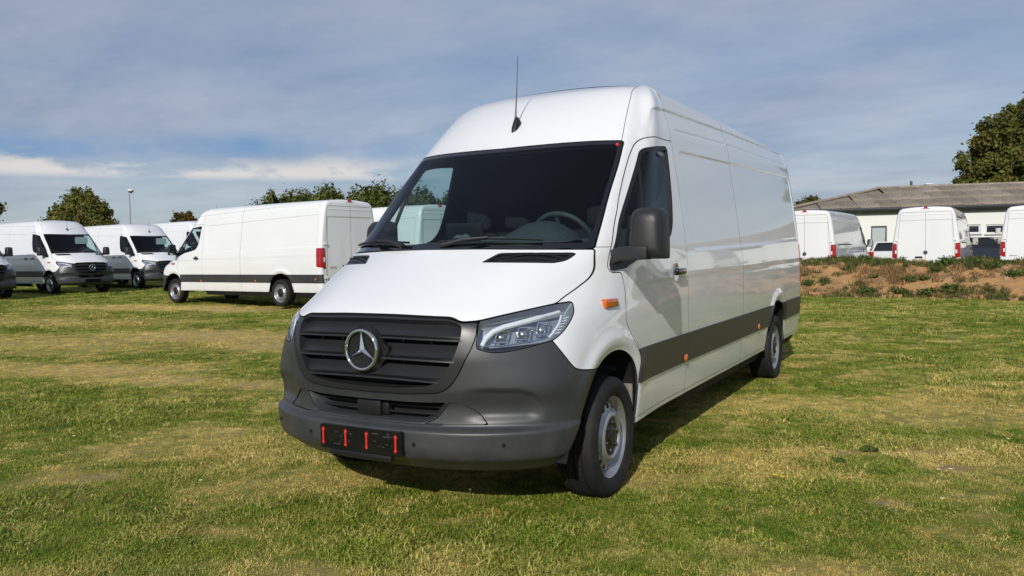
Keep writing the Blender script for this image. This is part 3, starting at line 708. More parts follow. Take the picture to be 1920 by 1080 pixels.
    # wipers
    for x0, x1, xp in ((-.80, -.16, -.18), (.06, .64, .10)):
        b = nb(); xs = np.linspace(x0, x1, 14)
        pts = [near(ws, abs(x), 1.440+.012*math.sin((x-x0)/(x1-x0)*math.pi), -.018, XZ)[0] for x in xs]
        tube(b, [(xs[i], p.y, p.z) for i, p in enumerate(pts)], .0075, 6)
        wp = bobj('wiper', b, 'plastic_black', root)
        b = nb(); xm = (x0+x1)/2; pv = near(ws, abs(xp), 1.418, -.02, XZ)[0]; pm_ = near(ws, abs(xm), 1.452, -.032, XZ)[0]; pq = near(ws, abs((xp+xm)/2), 1.435, -.035, XZ)[0]
        tube(b, [(xp, pv.y, pv.z), ((xp+xm)/2, pq.y, pq.z), (xm, pm_.y, pm_.z-.004)], [.016, .011, .008], 8); bobj('wiper_arm', b, 'plastic_black', wp)
    # antenna
    an = empty('antenna'); an.parent = root
    p, n = near(cap, .015, 2.235, 0, XZ); d = Vector((0, .66, .75)).normalized()
    b = nb(); rings = []
    for t, wv, hv in ((-.075, .004, .003), (-.06, .016, .012), (-.02, .026, .026), (.03, .027, .042), (.055, .020, .050), (.062, .012, .046), (.064, .010, .0)):
        c = Vector((p.x, p.y, p.z))+d*t; n3 = Vector((0, -.75, .66))
        rings.append([b.verts.new(c+Vector((math.cos(a)*wv, 0, 0))+n3*(math.sin(a)*hv)) for a in np.linspace(-.15, math.pi+.15, 9)])
    for A, B in zip(rings[:-1], rings[1:]):
        for k in range(8): b.faces.new((A[k], A[k+1], B[k+1], B[k]))
    bobj('antenna_base', b, 'plastic_black', an)
    q0 = Vector(p)+d*.045+Vector((0, -.75, .66))*.045
    b = nb(); tube(b, [q0, q0+Vector((0, .004, .04)), q0+Vector((.002, .012, .13)), q0+Vector((.006, .02, .26)), q0+Vector((.010, .025, .415))], [.007, .006, .0042, .003, .0022], 8); bobj('antenna_whip', b, 'plastic_black', an)
    # mirrors
    for sgn in (1, -1):
        mr = empty('door_mirror', (sgn*.99, .15, 0)); mr.parent = root; OFF = Vector((sgn*.99, .15, 0))
        if sgn < 0: mr.rotation_euler.z = math.radians(-90); mr.location.x = -.955; mr.location.y = .235
        b = nb(); secs = []
        for y, x0, x1, z0, z1, rr in ((.075, 1.045, 1.185, 1.385, 1.575, .06), (.090, 1.030, 1.205, 1.352, 1.600, .065), (.125, 1.018, 1.222, 1.338, 1.622, .068), (.17, 1.012, 1.226, 1.336, 1.624, .066), (.21, 1.010, 1.228, 1.336, 1.624, .060), (.22, 1.014, 1.222, 1.342, 1.618, .055)):
            pl = rnd([(x0, z0), (x1, z0), (x1+.002, z0+(z1-z0)*.25), (x1-.004, z1), (x0+.022, z1)], [.012, .014, .05, rr, rr*.9], 6)
            secs.append([b.verts.new((x*sgn, y+.03*(x-1.0), z)) for x, z in pl])
        for A, B in zip(secs[:-1], secs[1:]):
            n_ = len(A)
            for k in range(n_): b.faces.new((A[k], A[(k+1) % n_], B[(k+1) % n_], B[k]))
        b.faces.new(secs[0]); b.faces.new(secs[-1][::-1])
        bmesh.ops.translate(b, vec=-OFF, verts=b.verts); bobj('mirror_housing', b, 'mirror_plastic', mr, angle=50)
        b = nb(); pl = rnd([(1.03, 1.355), (1.215, 1.355), (1.212, 1.612), (1.05, 1.612)], .03, 4); prism(b, [(x*sgn, z) for x, z in pl], .231, .236, 'XZ'); bmesh.ops.translate(b, vec=-OFF, verts=b.verts); bobj('mirror_glass', b, 'mirror_glass', mr, smooth=False)
        b = nb(); secs = []
        for x, y0, y1, z0, z1 in ((.925, .085, .19, 1.300, 1.392), (.97, .080, .185, 1.325, 1.405), (1.02, .066, .18, 1.333, 1.410), (1.10, .058, .16, 1.333, 1.412), (1.145, .062, .15, 1.335, 1.411)):
            pl = rnd([(y0, z0), (y1, z0), (y1, z1), (y0, z1)], .014, 4); secs.append([b.verts.new((x*sgn, y, z)) for y, z in pl])
        for A, B in zip(secs[:-1], secs[1:]):
            n_ = len(A)
            for k in range(n_): b.faces.new((A[k], A[(k+1) % n_], B[(k+1) % n_], B[k]))
        b.faces.new(secs[0]); b.faces.new(secs[-1][::-1]); bmesh.ops.translate(b, vec=-OFF, verts=b.verts); bobj('mirror_arm', b, 'mirror_plastic', mr, angle=50)
        b = nb(); pl = rnd([(.062, 1.275), (.20, 1.283), (.33, 1.33), (.30, 1.365), (.20, 1.41), (.15, 1.41)], .015, 4)
        A = [b.verts.new(((near(win, y, z, .0, YZ)[0].x+.012)*sgn, y, z)) for y, z in pl]; B = [b.verts.new(((near(win, y, z, .0, YZ)[0].x-.004)*sgn, y, z)) for y, z in pl]; n_ = len(pl)
        for k in range(n_): b.faces.new((A[k], A[(k+1) % n_], B[(k+1) % n_], B[k]))
        b.faces.new(A); bobj('mirror_foot', b, 'plastic_black', root)
    # wheels
    for (y, sgn) in ((0, 1), (0, -1), (4.45, 1), (4.45, -1)):
        make_wheel(root, sgn*.862, y, sgn)
    # wheel wells, floor, linings
    for A, yc in ((ARCH_F, 0), (ARCH_R, 4.45)):
        for sgn in (1, -1):
            b = nb(); c0 = A.mean(0); pl = [(c0[0]+(u-c0[0])*1.02, v+.012) for u, v in A if v > .30]
            a_ = [b.verts.new((sgn*.955, u, v)) for u, v in pl]; c_ = [b.verts.new((sgn*.56, u, v)) for u, v in pl]
            for k in range(len(pl)-1): b.faces.new((a_[k], a_[k+1], c_[k+1], c_[k]))
            b.faces.new(c_); bobj('wheel_well', b, 'well', root)
            if yc == 0:
                b = nb(); bbox(b, (sgn*.930, .318, .485), (.055, .018, .22), .004); bobj('sill_end', b, 'dusty_plastic', root)
    b = nb(); bbox(b, (0, 2.45, .40), (1.06, 6.6, .12), .0); bbox(b, (0, 2.15, .40), (1.80, 3.5, .06), 0); bbox(b, (0, 5.42, .40), (1.80, .9, .06), 0); bbox(b, (0, -.52, .37), (1.0, .4, .08), 0); bobj('floor_pan', b, 'well', root, smooth=False)
    lin = clip(HS, -sdf(YZ(HS), ARCH_F)); lin = clip(lin, .40-lin.V[:, 2])
    for pr, po, mrg in ((XZ, WS_POLY, .02), (YZ, DWIN_POLY, .015), (XZ, GRILLE_IN, -.01), (XZ, INTAKE, 0), (QZ, LAMP_POLY, 0)): lin = clip(lin, -(sdf(pr(lin), po)+mrg))
    mobj('cab_lining', both(offset(lin, .034)), 'lining', root)
    g2 = RG[::8, ::3]; l2 = grid_mesh(g2, True); l2 = clip(l2, -sdf(YZ(l2), ARCH_R)); mobj('load_lining', both(offset(l2, .03)), 'lining', root)
    b = nb(); bz = [.42, .8, 1.2, 1.6, 2.0, 2.3, 2.42]; bpl = [(W(z)-.05, z) for z in bz]+[(.60, 2.53), (-.60, 2.53)]+[(-W(z)+.05, z) for z in bz[::-1]]; prism(b, bpl, 1.345, 1.375, 'XZ'); bobj('bulkhead', b, 'lining', root, smooth=False)
    make_cab(root)
    make_rear(root, sq, lampR)
    return root

def make_wheel(root, x, y, sgn):
    w = empty('wheel', (x, y, .345)); w.parent = root; w.rotation_euler = (0, 0, 0 if sgn > 0 else math.pi)
    if y == 0: w.rotation_euler.z += math.radians(1.5)
    R = .352; S = 180
    prof = [(.226, -.092), (.240, -.104), (.268, -.114), (.295, -.116), (.314, -.110), (.328, -.098), (.334, -.088, 1), (.336, -.060, 1), (.336, -.056), (.328, -.055), (.328, -.046), (.338, -.045), (.338, -.008), (.329, -.007), (.329, .007), (.338, .008), (.338, .045), (.328, .046), (.328, .055), (.336, .056), (.336, .060, 1), (.334, .088, 1), (.328, .098, 1), (.314, .110), (.306, .1125), (.304, .1145), (.292, .117), (.280, .117), (.264, .114), (.246, .107), (.235, .103), (.226, .092)]
    b = nb(); rings = []
    for pr in prof:
        r, a = pr[0], pr[1]; g = len(pr) > 2; ring = []
        for k in range(S):
            t = 2*math.pi*k/S; rr = r-(.004 if g and k % 2 == 0 else 0) - (.0025 if (not g and r > .3375 and k % 3 == 0) else 0)
            c, s_ = math.cos(t)*rr, math.sin(t)*rr; s_ = max(s_, -.334)
            ring.append(b.verts.new((a, c, s_)))
        rings.append(ring)
    for A, B in zip(rings[:-1], rings[1:]):
        for k in range(S): b.faces.new((A[k], A[(k+1) % S], B[(k+1) % S], B[k]))
    bobj('tyre', b, 'rubber', w, angle=35)
    b = nb(); lathe(b, [(.212, -.09), (.214, -.02), (.190, .0), (.196, .05), (.208, .062), (.215, .082), (.224, .091), (.231, .096), (.234, .091), (.226, .080), (.217, .05)], 64, 'X'); rm = bobj('rim', b, 'steel', w, angle=50)
    # pressed disc with a ring of openings
    rr = np.concatenate([np.linspace(.100, .148, 12), np.linspace(.1505, .198, 22)]); th = np.linspace(0, 2*math.pi, 241)
    prof = pchip([.100, .108, .118, .130, .145, .158, .178, .191, .198], [.070, .090, .099, .096, .080, .071, .066, .054, .040], rr)
    P = np.zeros((len(rr), len(th), 3)); P[:, :, 0] = prof[:, None]; P[:, :, 1] = rr[:, None]*np.cos(th); P[:, :, 2] = rr[:, None]*np.sin(th)
    D = grid_mesh(P); 
    if D.N[:, 0].mean() < 0: D = grid_mesh(P, True)
    an = np.arctan2(D.V[:, 2], D.V[:, 1]); rad = np.hypot(D.V[:, 2], D.V[:, 1]); n_h = 16
    da = (an*n_h/(2*math.pi)); da = (da-np.round(da))*2*math.pi/n_h*rad
    f = np.maximum(abs(da)/.0185, abs(rad-.1655)/.0135)**1.0; f = (abs(da)/.0175)**3+(abs(rad-.174)/.0155)**3
    D = clip(D, 1-f); mobj('disc', rim(D, .006), 'steel', rm)
    b = nb(); lathe(b, [(.112, .055), (.106, .084), (.095, .088), (.060, .088), (.052, .096), (.030, .100), (.0005, .101)], 40, 'X'); hc = bobj('hub_cap', b, 'plastic_black', w)
    for k in range(6):
        t = k*math.pi/3+.3; b = nb(); lathe(b, [(.013, .08), (.013, .094), (.010, .098), (.0005, .098)], 6, 'X', (0, math.cos(t)*.078, math.sin(t)*.078)); bobj('bolt', b, 'plastic_black', hc)
    b = nb(); lathe(b, [(.188, -.05), (.188, .030), (.0005, .036)], 32, 'X'); bobj('brake_disc', b, 'well', w)
    return w

def make_cab(root):
    cab = empty('dashboard'); cab.parent = root
    b = nb(); prof = [(-.36, 1.32), (-.25, 1.385), (-.05, 1.435), (.12, 1.465), (.20, 1.455), (.235, 1.40), (.25, 1.28), (.33, 1.16), (.36, .95), (.30, .70), (-.2, .70)]
    rows = []
    for x in np.linspace(-.86, .86, 31):
        k = (x/.86)**2; rows.append([b.verts.new((x, min(y+.30*k, .40) if y < .2 else y, z-.03*k)) for y, z in prof])
    for A, B in zip(rows[:-1], rows[1:]):
        for i in range(len(prof)-1): b.faces.new((A[i], A[i+1], B[i+1], B[i]))
    bobj('dash_top', b, 'dash', cab)
    b = nb(); rows = []
    for t in np.linspace(0, 1, 19):        # instrument hood
        x = .20+.50*t; h = .125*math.sin(t*math.pi)**.75; rows.append([b.verts.new((x, y, z)) for y, z in ((-.02, 1.44), (.04, 1.445+h*.6), (.12, 1.455+h*.9), (.20, 1.45+h), (.215, 1.43))])
    for A, B in zip(rows[:-1], rows[1:]):
        for i in range(4): b.faces.new((A[i], A[i+1], B[i+1], B[i]))
    bobj('instrument_hood', b, 'dash', cab)
    b = nb(); bbox(b, (-.06, .10, 1.50), (.27, .030, .155), .012, 2, Matrix.Rotation(math.radians(14), 3, 'X')); bobj('display', b, 'plastic_black', cab)
    b = nb(); prism(b, [(-.065, 1.470), (-.03, 1.492), (.012, 1.488), (.03, 1.496), (.062, 1.486), (.06, 1.468)], -.015, -.018, 'XZ')
    bmesh.ops.translate(b, vec=(-.07, .085, .012), verts=b.verts); bobj('pale_mark', b, 'headliner', cab, smooth=False)  # small pale ragged shape set before the display
    for x0, x1, yy, zz in ((.08, .34, .13, 1.478), (.10, .66, .03, 1.462), (.05, .50, -.12, 1.425)):
        b = nb(); tube(b, [(x0, yy, zz), ((x0+x1)/2, yy-.012, zz+.002), (x1, yy, zz)], .0055, 6); bobj('vent_slot', b, 'headliner', cab)
    sw = empty('steering_wheel', (.47, .42, 1.455)); sw.parent = root; sw.rotation_euler = (math.radians(-58), 0, 0)
    b = nb(); tube(b, [(math.cos(t)*.195, math.sin(t)*.195, 0) for t in np.linspace(0, 2*math.pi, 41)[:-1]], .017, 10, closed=True); bobj('wheel_rim', b, 'dash', sw)
    b = nb(); bbox(b, (0, -.01, -.02), (.16, .13, .05), .02, 2)
    for a in (0, math.pi, -math.pi/2): tube(b, [(0, 0, -.02), (math.cos(a)*.19, math.sin(a)*.19, 0)], .014, 8)
    bobj('wheel_hub', b, 'dash', sw)
    for x in (.44, -.28, -.62):
        st = empty('seat', (x, .95, .62)); st.parent = root
        wd_ = .46 if x > 0 else .34
        b = nb(); bbox(b, (0, -.06, .16), (wd_, .50, .17), .05, 3); bobj('cushion', b, 'seat_fabric', st)
        b = nb(); bbox(b, (0, .25, .56), (wd_, .15, .72), .06, 3, None); bobj('backrest', b, 'seat_fabric', st)
        b = nb(); bbox(b, (0, .23, 1.03), (wd_*.62, .10, .19), .045, 3); 
        for dx in (-.06, .06): tube(b, [(dx, .24, .86), (dx, .24, 1.0)], .007, 6)
        bobj('headrest', b, 'seat_fabric', st)

def make_rear(root, sq, lampR):
    c = RG[-1]; out = np.array([(p[0], p[2]) for p in c]); poly = np.concatenate([[(0, out[0, 1]), ], out, [(0, out[-1, 1])]])
    poly = np.concatenate([out, (out*np.array([-1, 1]))[::-1]])
    xs = np.linspace(0, .95, 96); zs = np.linspace(.22, 2.55, 220)
    Xg, Zg = np.meshgrid(xs, zs); xo = np.interp(Zg, out[:, 1], out[:, 0])
    Y = np.full_like(Xg, 5.945)+.018*np.clip(1-(Xg/np.maximum(xo, .1))**2, 0, 1)*(Zg < 2.6)
    pn = sdf(np.stack([Xg.ravel(), Zg.ravel()], 1), rnd([(-.78, .62), (.78, .62), (.74, 2.17), (-.74, 2.17)], .06)).reshape(Xg.shape)
    Y -= .010*(1-sstep(-.012, .004, pn)); Y += .006*np.exp(-((Zg-2.345)/.012)**2)*sstep(.78, .70, Xg)
    F = grid_mesh(np.stack([Xg, Y, Zg], 2)); F = F if F.N[:, 1].mean() > 0 else grid_mesh(np.stack([Xg, Y, Zg], 2), True)
    F = clip(F, sdf(XZ(F), poly)); F = clip(F, .37-F.V[:, 2])
    dp = rnd([(-.81, .46), (.81, .46), (.815, 1.3), (.735, 2.36), (.70, 2.425), (-.70, 2.425), (-.735, 2.36), (-.815, 1.3)], [.02, .02, .1, .06, .05, .05, .06, .1])
    d = sdf(XZ(F), dp); door = clip(F, d+.004); frame = clip(F, -d+.004)
    lampz = rnd([(.825, .935), (1.0, .935), (1.0, 1.425), (.835, 1.425)], [.01, 0, 0, .01])
    tl, frame = take(frame, XZ, lampz, .001)
    door = clip(door, .004-door.V[:, 0])
    mobj('rear_frame', rim(both(frame), .01), 'paint', root)
    for sgn in (1, -1):
        f_ = mirror if sgn < 0 else (lambda q: q)
        mobj('tail_lamp_face', f_(rim(offset(tl, -.006), .02)), 'red_lens', root)
        b = nb(); bbox(b, (sgn*.862, 5.951, 1.15), (.045, .012, .11), .004); bobj('reversing_lamp', b, 'lamp_white', root)
        rd = mobj('rear_door', f_(rim(door, .014)), 'paint', root)
        for z in (.72, 1.52):
            b = nb(); bbox(b, (sgn*.835, 5.962, z), (.085, .028, .045), .008); tube(b, [(sgn*.80, 5.968, z-.035), (sgn*.80, 5.968, z+.035)], .012, 8); bobj('door_hinge', b, 'door_hinge', rd)
        if sgn > 0:      # badge on the left leaf, grip on the right leaf
            b = nb(); lathe(b, [(.062, 0), (.060, .016), (.052, .018), (.0005, .018)], 24, 'Y', (.0, 5.962, 1.135)); bobj('rear_badge', b, 'plastic_black', rd)
            b = nb(); tube(b, [(math.cos(t)*.052, 5.981, 1.135+math.sin(t)*.052) for t in np.linspace(0, 2*math.pi, 25)[:-1]], .005, 6, closed=True)
            for k in range(3):
                t = math.pi/2+k*2*math.pi/3; tube(b, [(0, 5.981, 1.135), (math.cos(t)*.05, 5.981, 1.135+math.sin(t)*.05)], [.008, .003], 6)
            bobj('badge_star', b, 'chrome', rd)
        else:
            b = nb(); bbox(b, (.19, 5.972, .985), (.22, .03, .05), .012); bobj('rear_handle', b, 'gloss_black', rd)
    lettering('model_lettering', 'SPRINTER', .05, 'lamp_chrome', root, Matrix(((-1, 0, 0, .72), (0, 0, 1, 5.962), (0, 1, 0, .955), (0, 0, 0, 1)))); lettering('model_lettering', '317 CDI', .05, 'lamp_chrome', root, Matrix(((-1, 0, 0, -.50), (0, 0, 1, 5.962), (0, 1, 0, .955), (0, 0, 0, 1))))
    b = nb(); rp = [(-.15, 2.455), (.15, 2.455), (.11, 2.475), (.05, 2.485), (.03, 2.55), (0, 2.60), (-.03, 2.55), (-.05, 2.485), (-.11, 2.475)]
    rp = [(-.17, 2.500), (.17, 2.500), (.15, 2.525), (.06, 2.545), (.035, 2.60), (-.035, 2.60), (-.06, 2.545), (-.15, 2.525)]
    prism(b, rp, 5.86, 5.955, 'XZ'); bobj('brake_lamp', b, 'red_lens', root, smooth=False)
    b = nb(); bbox(b, (0, 5.93, .42), (1.78, .14, .13), .02, 2); bobj('rear_step', b, 'plastic', root)
    b = nb(); bbox(b, (-W(1.42)+.004, 4.30, 1.425), (.02, 2.1, .035), .006); bobj('door_rail', b, 'plastic_black', root)
    b = nb(); bbox(b, (-W(1.24)-.022, 1.55, 1.238), (.030, .19, .046), .012, 3); bobj('sliding_door_handle', b, 'gloss_black', root)
# ------------------------------------------------------------------ noise for layout
def _hash(ix, iy, seed):
    h = (ix*374761393+iy*668265263+seed*1442695041) & 0xffffffff; h = ((h ^ (h >> 13))*1274126177) & 0xffffffff; return ((h ^ (h >> 16)) & 0xffff)/65535.
def vnoise(x, y, seed=0):
    x = np.asarray(x, float); y = np.asarray(y, float); ix = np.floor(x).astype(np.int64); iy = np.floor(y).astype(np.int64)
    fx = x-ix; fy_ = y-iy; fx = fx*fx*(3-2*fx); fy_ = fy_*fy_*(3-2*fy_)
    a, b, c, d = _hash(ix, iy, seed), _hash(ix+1, iy, seed), _hash(ix, iy+1, seed), _hash(ix+1, iy+1, seed)
    return (a*(1-fx)+b*fx)*(1-fy_)+(c*(1-fx)+d*fx)*fy_
def fbm(x, y, seed=0, o=4):
    s = 0; a = .5; t = 0
    for k in range(o): s = s+a*vnoise(x*2**k+17.3*k, y*2**k-9.1*k, seed+k); t += a; a *= .55
    return s/t
# ------------------------------------------------------------------ ground
def gz(x, y):
    x = np.asarray(x, float); y = np.asarray(y, float)
    z = .018+.21*sstep(3, 26, -x)+.26*sstep(16.5, 20.5, y)*sstep(14, 22, -x)
    near_ = np.exp(-((x/7)**2+((y-1)/9)**2))
    return z+(fbm(x*.35, y*.35, 3, 3)-.5)*.05*(1-near_*.9)
# worn or sun-burnt patches of the lawn: centre x, y, half sizes, strength (dry straw), soil share
PATCHES = [(-6.9, 1.75, 1.65, 0.609, 1, 0.108), (-5.2, 1.55, 1.1, 0.464, 1, 0.148), (-3.9, 1.85, 0.55, 0.362, 0.9, 0.288), (-14.6, 9, 3.96, 1.16, 1, 0.228), (-8.2, 5, 2.86, 1.09, 0.95, 0.188), (-6.2, 4.6, 1.76, 0.725, 0.9, 0.248), (-13.8, 5.4, 3.52, 1.3, 0.7, 0.128), (-10.4, 3.2, 2.86, 1.16, 0.75, 0.088), (1.8, 1.46, 0.34, 0.1, 1, 0.8), (2.42, 1.68, 0.22, 0.22, 1, 0.9), (2.56, 1.42, 0.2, 0.14, 1, 0.9), (2.32, 0.52, 0.13, 0.1, 1, 0.9), (0.45, -0.78, 0.14, 0.06, 1, 0.9), (1, 0.35, 0.5, 0.2, 0.6, 0.1), (2.3, 2.9, 0.8, 0.35, 0.6, 0.2), (3.4, 3.6, 1, 0.5, 0.7, 0.1), (-0.55, -1.45, 0.35, 0.1, 0.6, 0.2), (-2.2, -1.1, 0.4, 0.2, 0.55, 0.3), (0.3, -1.6, 0.6, 0.15, 0.6, 0.2), (1.4, -1.2, 0.5, 0.12, 0.6, 0.1), (2.6, -0.8, 0.5, 0.2, 0.55, 0.1)]
def lawn(x, y):
    """dryness 0..1 and bare soil 0..1"""
    # the lawn was mown and driven along one direction, so patches are drawn out that way
    u = x*.87+y*.5; v = -x*.5+y*.87
    d = .46*fbm(u*.5, v*1.0, 11, 4)+.54*fbm(u*2.6, v*3.6, 23, 4)
    d = sstep(.41, .67, d)*.72
    far = sstep(6, 22, np.hypot(x-2.6, y+4)); d = d*(1-.45*far)
    s = np.zeros_like(d)
    wx = (fbm(x*1.3, y*1.3, 5, 3)-.5)*.7; wy = (fbm(x*1.3, y*1.3, 9, 3)-.5)*.7
    for cx, cy, a, b, k, so in PATCHES:
        ax = a*.87; g = np.exp(-((((x+wx*a-cx)*.95+(y-cy)*.3)/a)**2+((-(x-cx)*.3+(y+wy*b*1.4-cy)*.95)/b)**2)**1.5)
        d = np.maximum(d, g*k); s = np.maximum(s, sstep(.45, .9, g)*so)
    tuft = fbm(x*5, y*5, 31, 3); s = np.clip(s*sstep(.35, .6, tuft)*1.3+sstep(.79, .86, fbm(x*.9, y*.9, 47, 4))*.5, 0, 1)
    return np.clip(d, 0, 1), s
def ground_material():
    m = bpy.data.materials.new('lawn'); m.use_nodes = True; nt = m.node_tree; N = nt.nodes; L = nt.links; b = N['Principled BSDF']; b.inputs['Roughness'].default_value = .95; b.inputs['Specular IOR Level'].default_value = .15
    def attr(n): a = N.new('ShaderNodeAttribute'); a.attribute_name = n; return a.outputs['Fac']
    def noise(sc, det=4, ro=.6):
        tc = N.new('ShaderNodeNewGeometry'); n = N.new('ShaderNodeTexNoise'); n.inputs['Scale'].default_value = sc; n.inputs['Detail'].default_value = det; n.inputs['Roughness'].default_value = ro; L.new(tc.outputs['Position'], n.inputs['Vector']); return n.outputs[0]
    def mix(f, a, c):
        x = N.new('ShaderNodeMix'); x.data_type = 'RGBA'
        if isinstance(f, float): x.inputs[0].default_value = f
        else: L.new(f, x.inputs[0])
        for i, q in ((6, a), (7, c)):
            if isinstance(q, tuple): x.inputs[i].default_value = (*q, 1)
            else: L.new(q, x.inputs[i])
        return x.outputs[2]
    def mr(src, a, c, lo=0., hi=1.):
        r = N.new('ShaderNodeMapRange'); r.inputs[1].default_value = a; r.inputs[2].default_value = c; r.inputs[3].default_value = lo; r.inputs[4].default_value = hi; L.new(src, r.inputs[0]); return r.outputs[0]
    green = mix(mr(noise(16, 5), .3, .7), (.048, .092, .006), (.165, .225, .018))
    green = mix(mr(noise(.6, 3), .35, .65), green, (.125, .175, .014))
    dry = mix(mr(noise(22, 5), .3, .7), (.54, .41, .155), (.33, .255, .085))
    soil = mix(mr(noise(30, 5), .3, .7), (.26, .175, .09), (.38, .27, .15))
    col = mix(mr(attr('dry'), .1, .95), green, dry); col = mix(attr('soil'), col, soil)
    L.new(col, b.inputs['Base Color'])
    u = N.new('ShaderNodeBump'); u.inputs['Strength'].default_value = .9; u.inputs['Distance'].default_value = .02; L.new(noise(45, 6, .7), u.inputs['Height']); L.new(u.outputs[0], b.inputs['Normal'])
    MAT['lawn'] = m
def grass_material(name, g1, g2, d1, d2):
    m = bpy.data.materials.new(name); m.use_nodes = True; nt = m.node_tree; N = nt.nodes; L = nt.links; b = N['Principled BSDF']; b.inputs['Roughness'].default_value = .55; b.inputs['Specular IOR Level'].default_value = .3
    a = N.new('ShaderNodeAttribute'); a.attribute_type = 'INSTANCER'; a.attribute_name = 'dry'
    r = N.new('ShaderNodeAttribute'); r.attribute_type = 'INSTANCER'; r.attribute_name = 'tone'
    def mix(f, p, q):
        x = N.new('ShaderNodeMix'); x.data_type = 'RGBA'; L.new(f, x.inputs[0])
        for i, c in ((6, p), (7, q)):
            if isinstance(c, tuple): x.inputs[i].default_value = (*c, 1)
            else: L.new(c, x.inputs[i])
        return x.outputs[2]
    col = mix(a.outputs['Fac'], mix(r.outputs['Fac'], g1, g2), mix(r.outputs['Fac'], d1, d2)); L.new(col, b.inputs['Base Color'])
    tr = N.new('ShaderNodeBsdfTranslucent'); L.new(col, tr.inputs[0]); ms = N.new('ShaderNodeMixShader'); ms.inputs[0].default_value = .22
    L.new(b.outputs[0], ms.inputs[1]); L.new(tr.outputs[0], ms.inputs[2]); L.new(ms.outputs[0], N['Material Output'].inputs[0]); MAT[name] = m
def arr_obj(name, V, F, mat, parent=None, attrs=None, smooth=True):
    me = bpy.data.meshes.new(name); me.from_pydata(V.tolist() if hasattr(V, 'tolist') else V, [], F.tolist() if hasattr(F, 'tolist') else F)
    if smooth: me.polygons.foreach_set('use_smooth', np.ones(len(me.polygons), bool))
    for k, v in (attrs or {}).items():
        a = me.attributes.new(k, 'FLOAT', 'POINT'); a.data.foreach_set('value', np.asarray(v, np.float32))
    if mat: me.materials.append(MAT[mat] if isinstance(mat, str) else mat)
    me.update(); return link(bpy.data.objects.new(name, me), parent)
def gridF(r, c):
    i = np.arange(r*c).reshape(r, c); return np.stack([i[:-1, :-1].ravel(), i[:-1, 1:].ravel(), i[1:, 1:].ravel(), i[1:, :-1].ravel()], 1)
def build_ground():
    ground_material()
    def axis(c, lo, hi):
        a = np.arange(-6, 9.01, .09); up = [9.0]; s = .09
        while up[-1] < hi: s *= 1.045; up.append(up[-1]+s)
        dn = [-6.0]; s = .09
        while dn[-1] > lo: s *= 1.045; dn.append(dn[-1]-s)
        return np.unique(np.round(np.array(dn[::-1]+a.tolist()+up), 5))+c
    xs = axis(0, -3000, 3000); ys = axis(0, -2500, 3500)
    X, Y = np.meshgrid(xs, ys); Z = gz(X, Y); dry, soil = lawn(X.ravel(), Y.ravel())
    o = arr_obj('ground', np.stack([X, Y, Z], 2).reshape(-1, 3), gridF(*X.shape), 'lawn', attrs={'dry': dry, 'soil': soil})
    set_tags(o, kind='structure', label='mown grass field with straw coloured worn patches'); return o
def clump(seed, n, rad, h0, h1, lean, wid, segs=2):
    rg = random.Random(seed); V = []; F = []
    for k in range(n):
        a = rg.uniform(0, 6.283); r = rad*math.sqrt(rg.random()); x, y = math.cos(a)*r, math.sin(a)*r
        h = rg.uniform(h0, h1); d = rg.uniform(0, 6.283); l = rg.uniform(.15, 1)*lean*h; w = wid*rg.uniform(.7, 1.3); t = d+rg.uniform(-.6, .6)+1.57
        wx, wy = math.cos(t)*w, math.sin(t)*w; dx, dy = math.cos(d)*l, math.sin(d)*l; i = len(V)
        V += [(x-wx, y-wy, -.01), (x+wx, y+wy, -.01), (x+dx*.4+wx*.8, y+dy*.4+wy*.8, h*.6), (x+dx*.4-wx*.8, y+dy*.4-wy*.8, h*.6), (x+dx, y+dy, h*rg.uniform(.75, 1))]
        F += [(i, i+1, i+2, i+3), (i+3, i+2, i+4)]
    return V, F
def scatter(name, pts, rot, scale, idx, variants, attrs, label):
    """one stuff object: geometry nodes put small plant meshes on its points"""
    me = bpy.data.meshes.new(name); me.vertices.add(len(pts)); me.vertices.foreach_set('co', np.asarray(pts, np.float32).ravel())
    for k, v in dict(attrs, rot=rot, scl=scale).items(): a = me.attributes.new(k, 'FLOAT', 'POINT'); a.data.foreach_set('value', np.asarray(v, np.float32))
    a = me.attributes.new('idx', 'INT', 'POINT'); a.data.foreach_set('value', np.asarray(idx, np.int32))
    o = link(bpy.data.objects.new(name, me)); set_tags(o, kind='stuff', label=label)
    col = bpy.data.collections.new(name+'_kinds')
    for v in variants: col.objects.link(v)
    ng = bpy.data.node_groups.new(name, 'GeometryNodeTree'); ng.interface.new_socket('Geometry', in_out='INPUT', socket_type='NodeSocketGeometry'); ng.interface.new_socket('Geometry', in_out='OUTPUT', socket_type='NodeSocketGeometry')
    N = ng.nodes; L = ng.links; gi = N.new('NodeGroupInput'); go = N.new('NodeGroupOutput'); ip = N.new('GeometryNodeInstanceOnPoints'); ci = N.new('GeometryNodeCollectionInfo')
    ci.inputs['Collection'].default_value = col; ci.inputs['Separate Children'].default_value = True; ci.inputs['Reset Children'].default_value = True
    def na(n, t='FLOAT'): x = N.new('GeometryNodeInputNamedAttribute'); x.data_type = t; x.inputs['Name'].default_value = n; return x.outputs['Attribute']
    ip.inputs['Pick Instance'].default_value = True; L.new(gi.outputs[0], ip.inputs['Points']); L.new(ci.outputs[0], ip.inputs['Instance']); L.new(na('idx', 'INT'), ip.inputs['Instance Index'])
    cx = N.new('ShaderNodeCombineXYZ'); L.new(na('rot'), cx.inputs[2]); L.new(cx.outputs[0], ip.inputs['Rotation']); L.new(na('scl'), ip.inputs['Scale']); L.new(ip.outputs[0], go.inputs[0])
    md = o.modifiers.new('scatter', 'NODES'); md.node_group = ng; return o
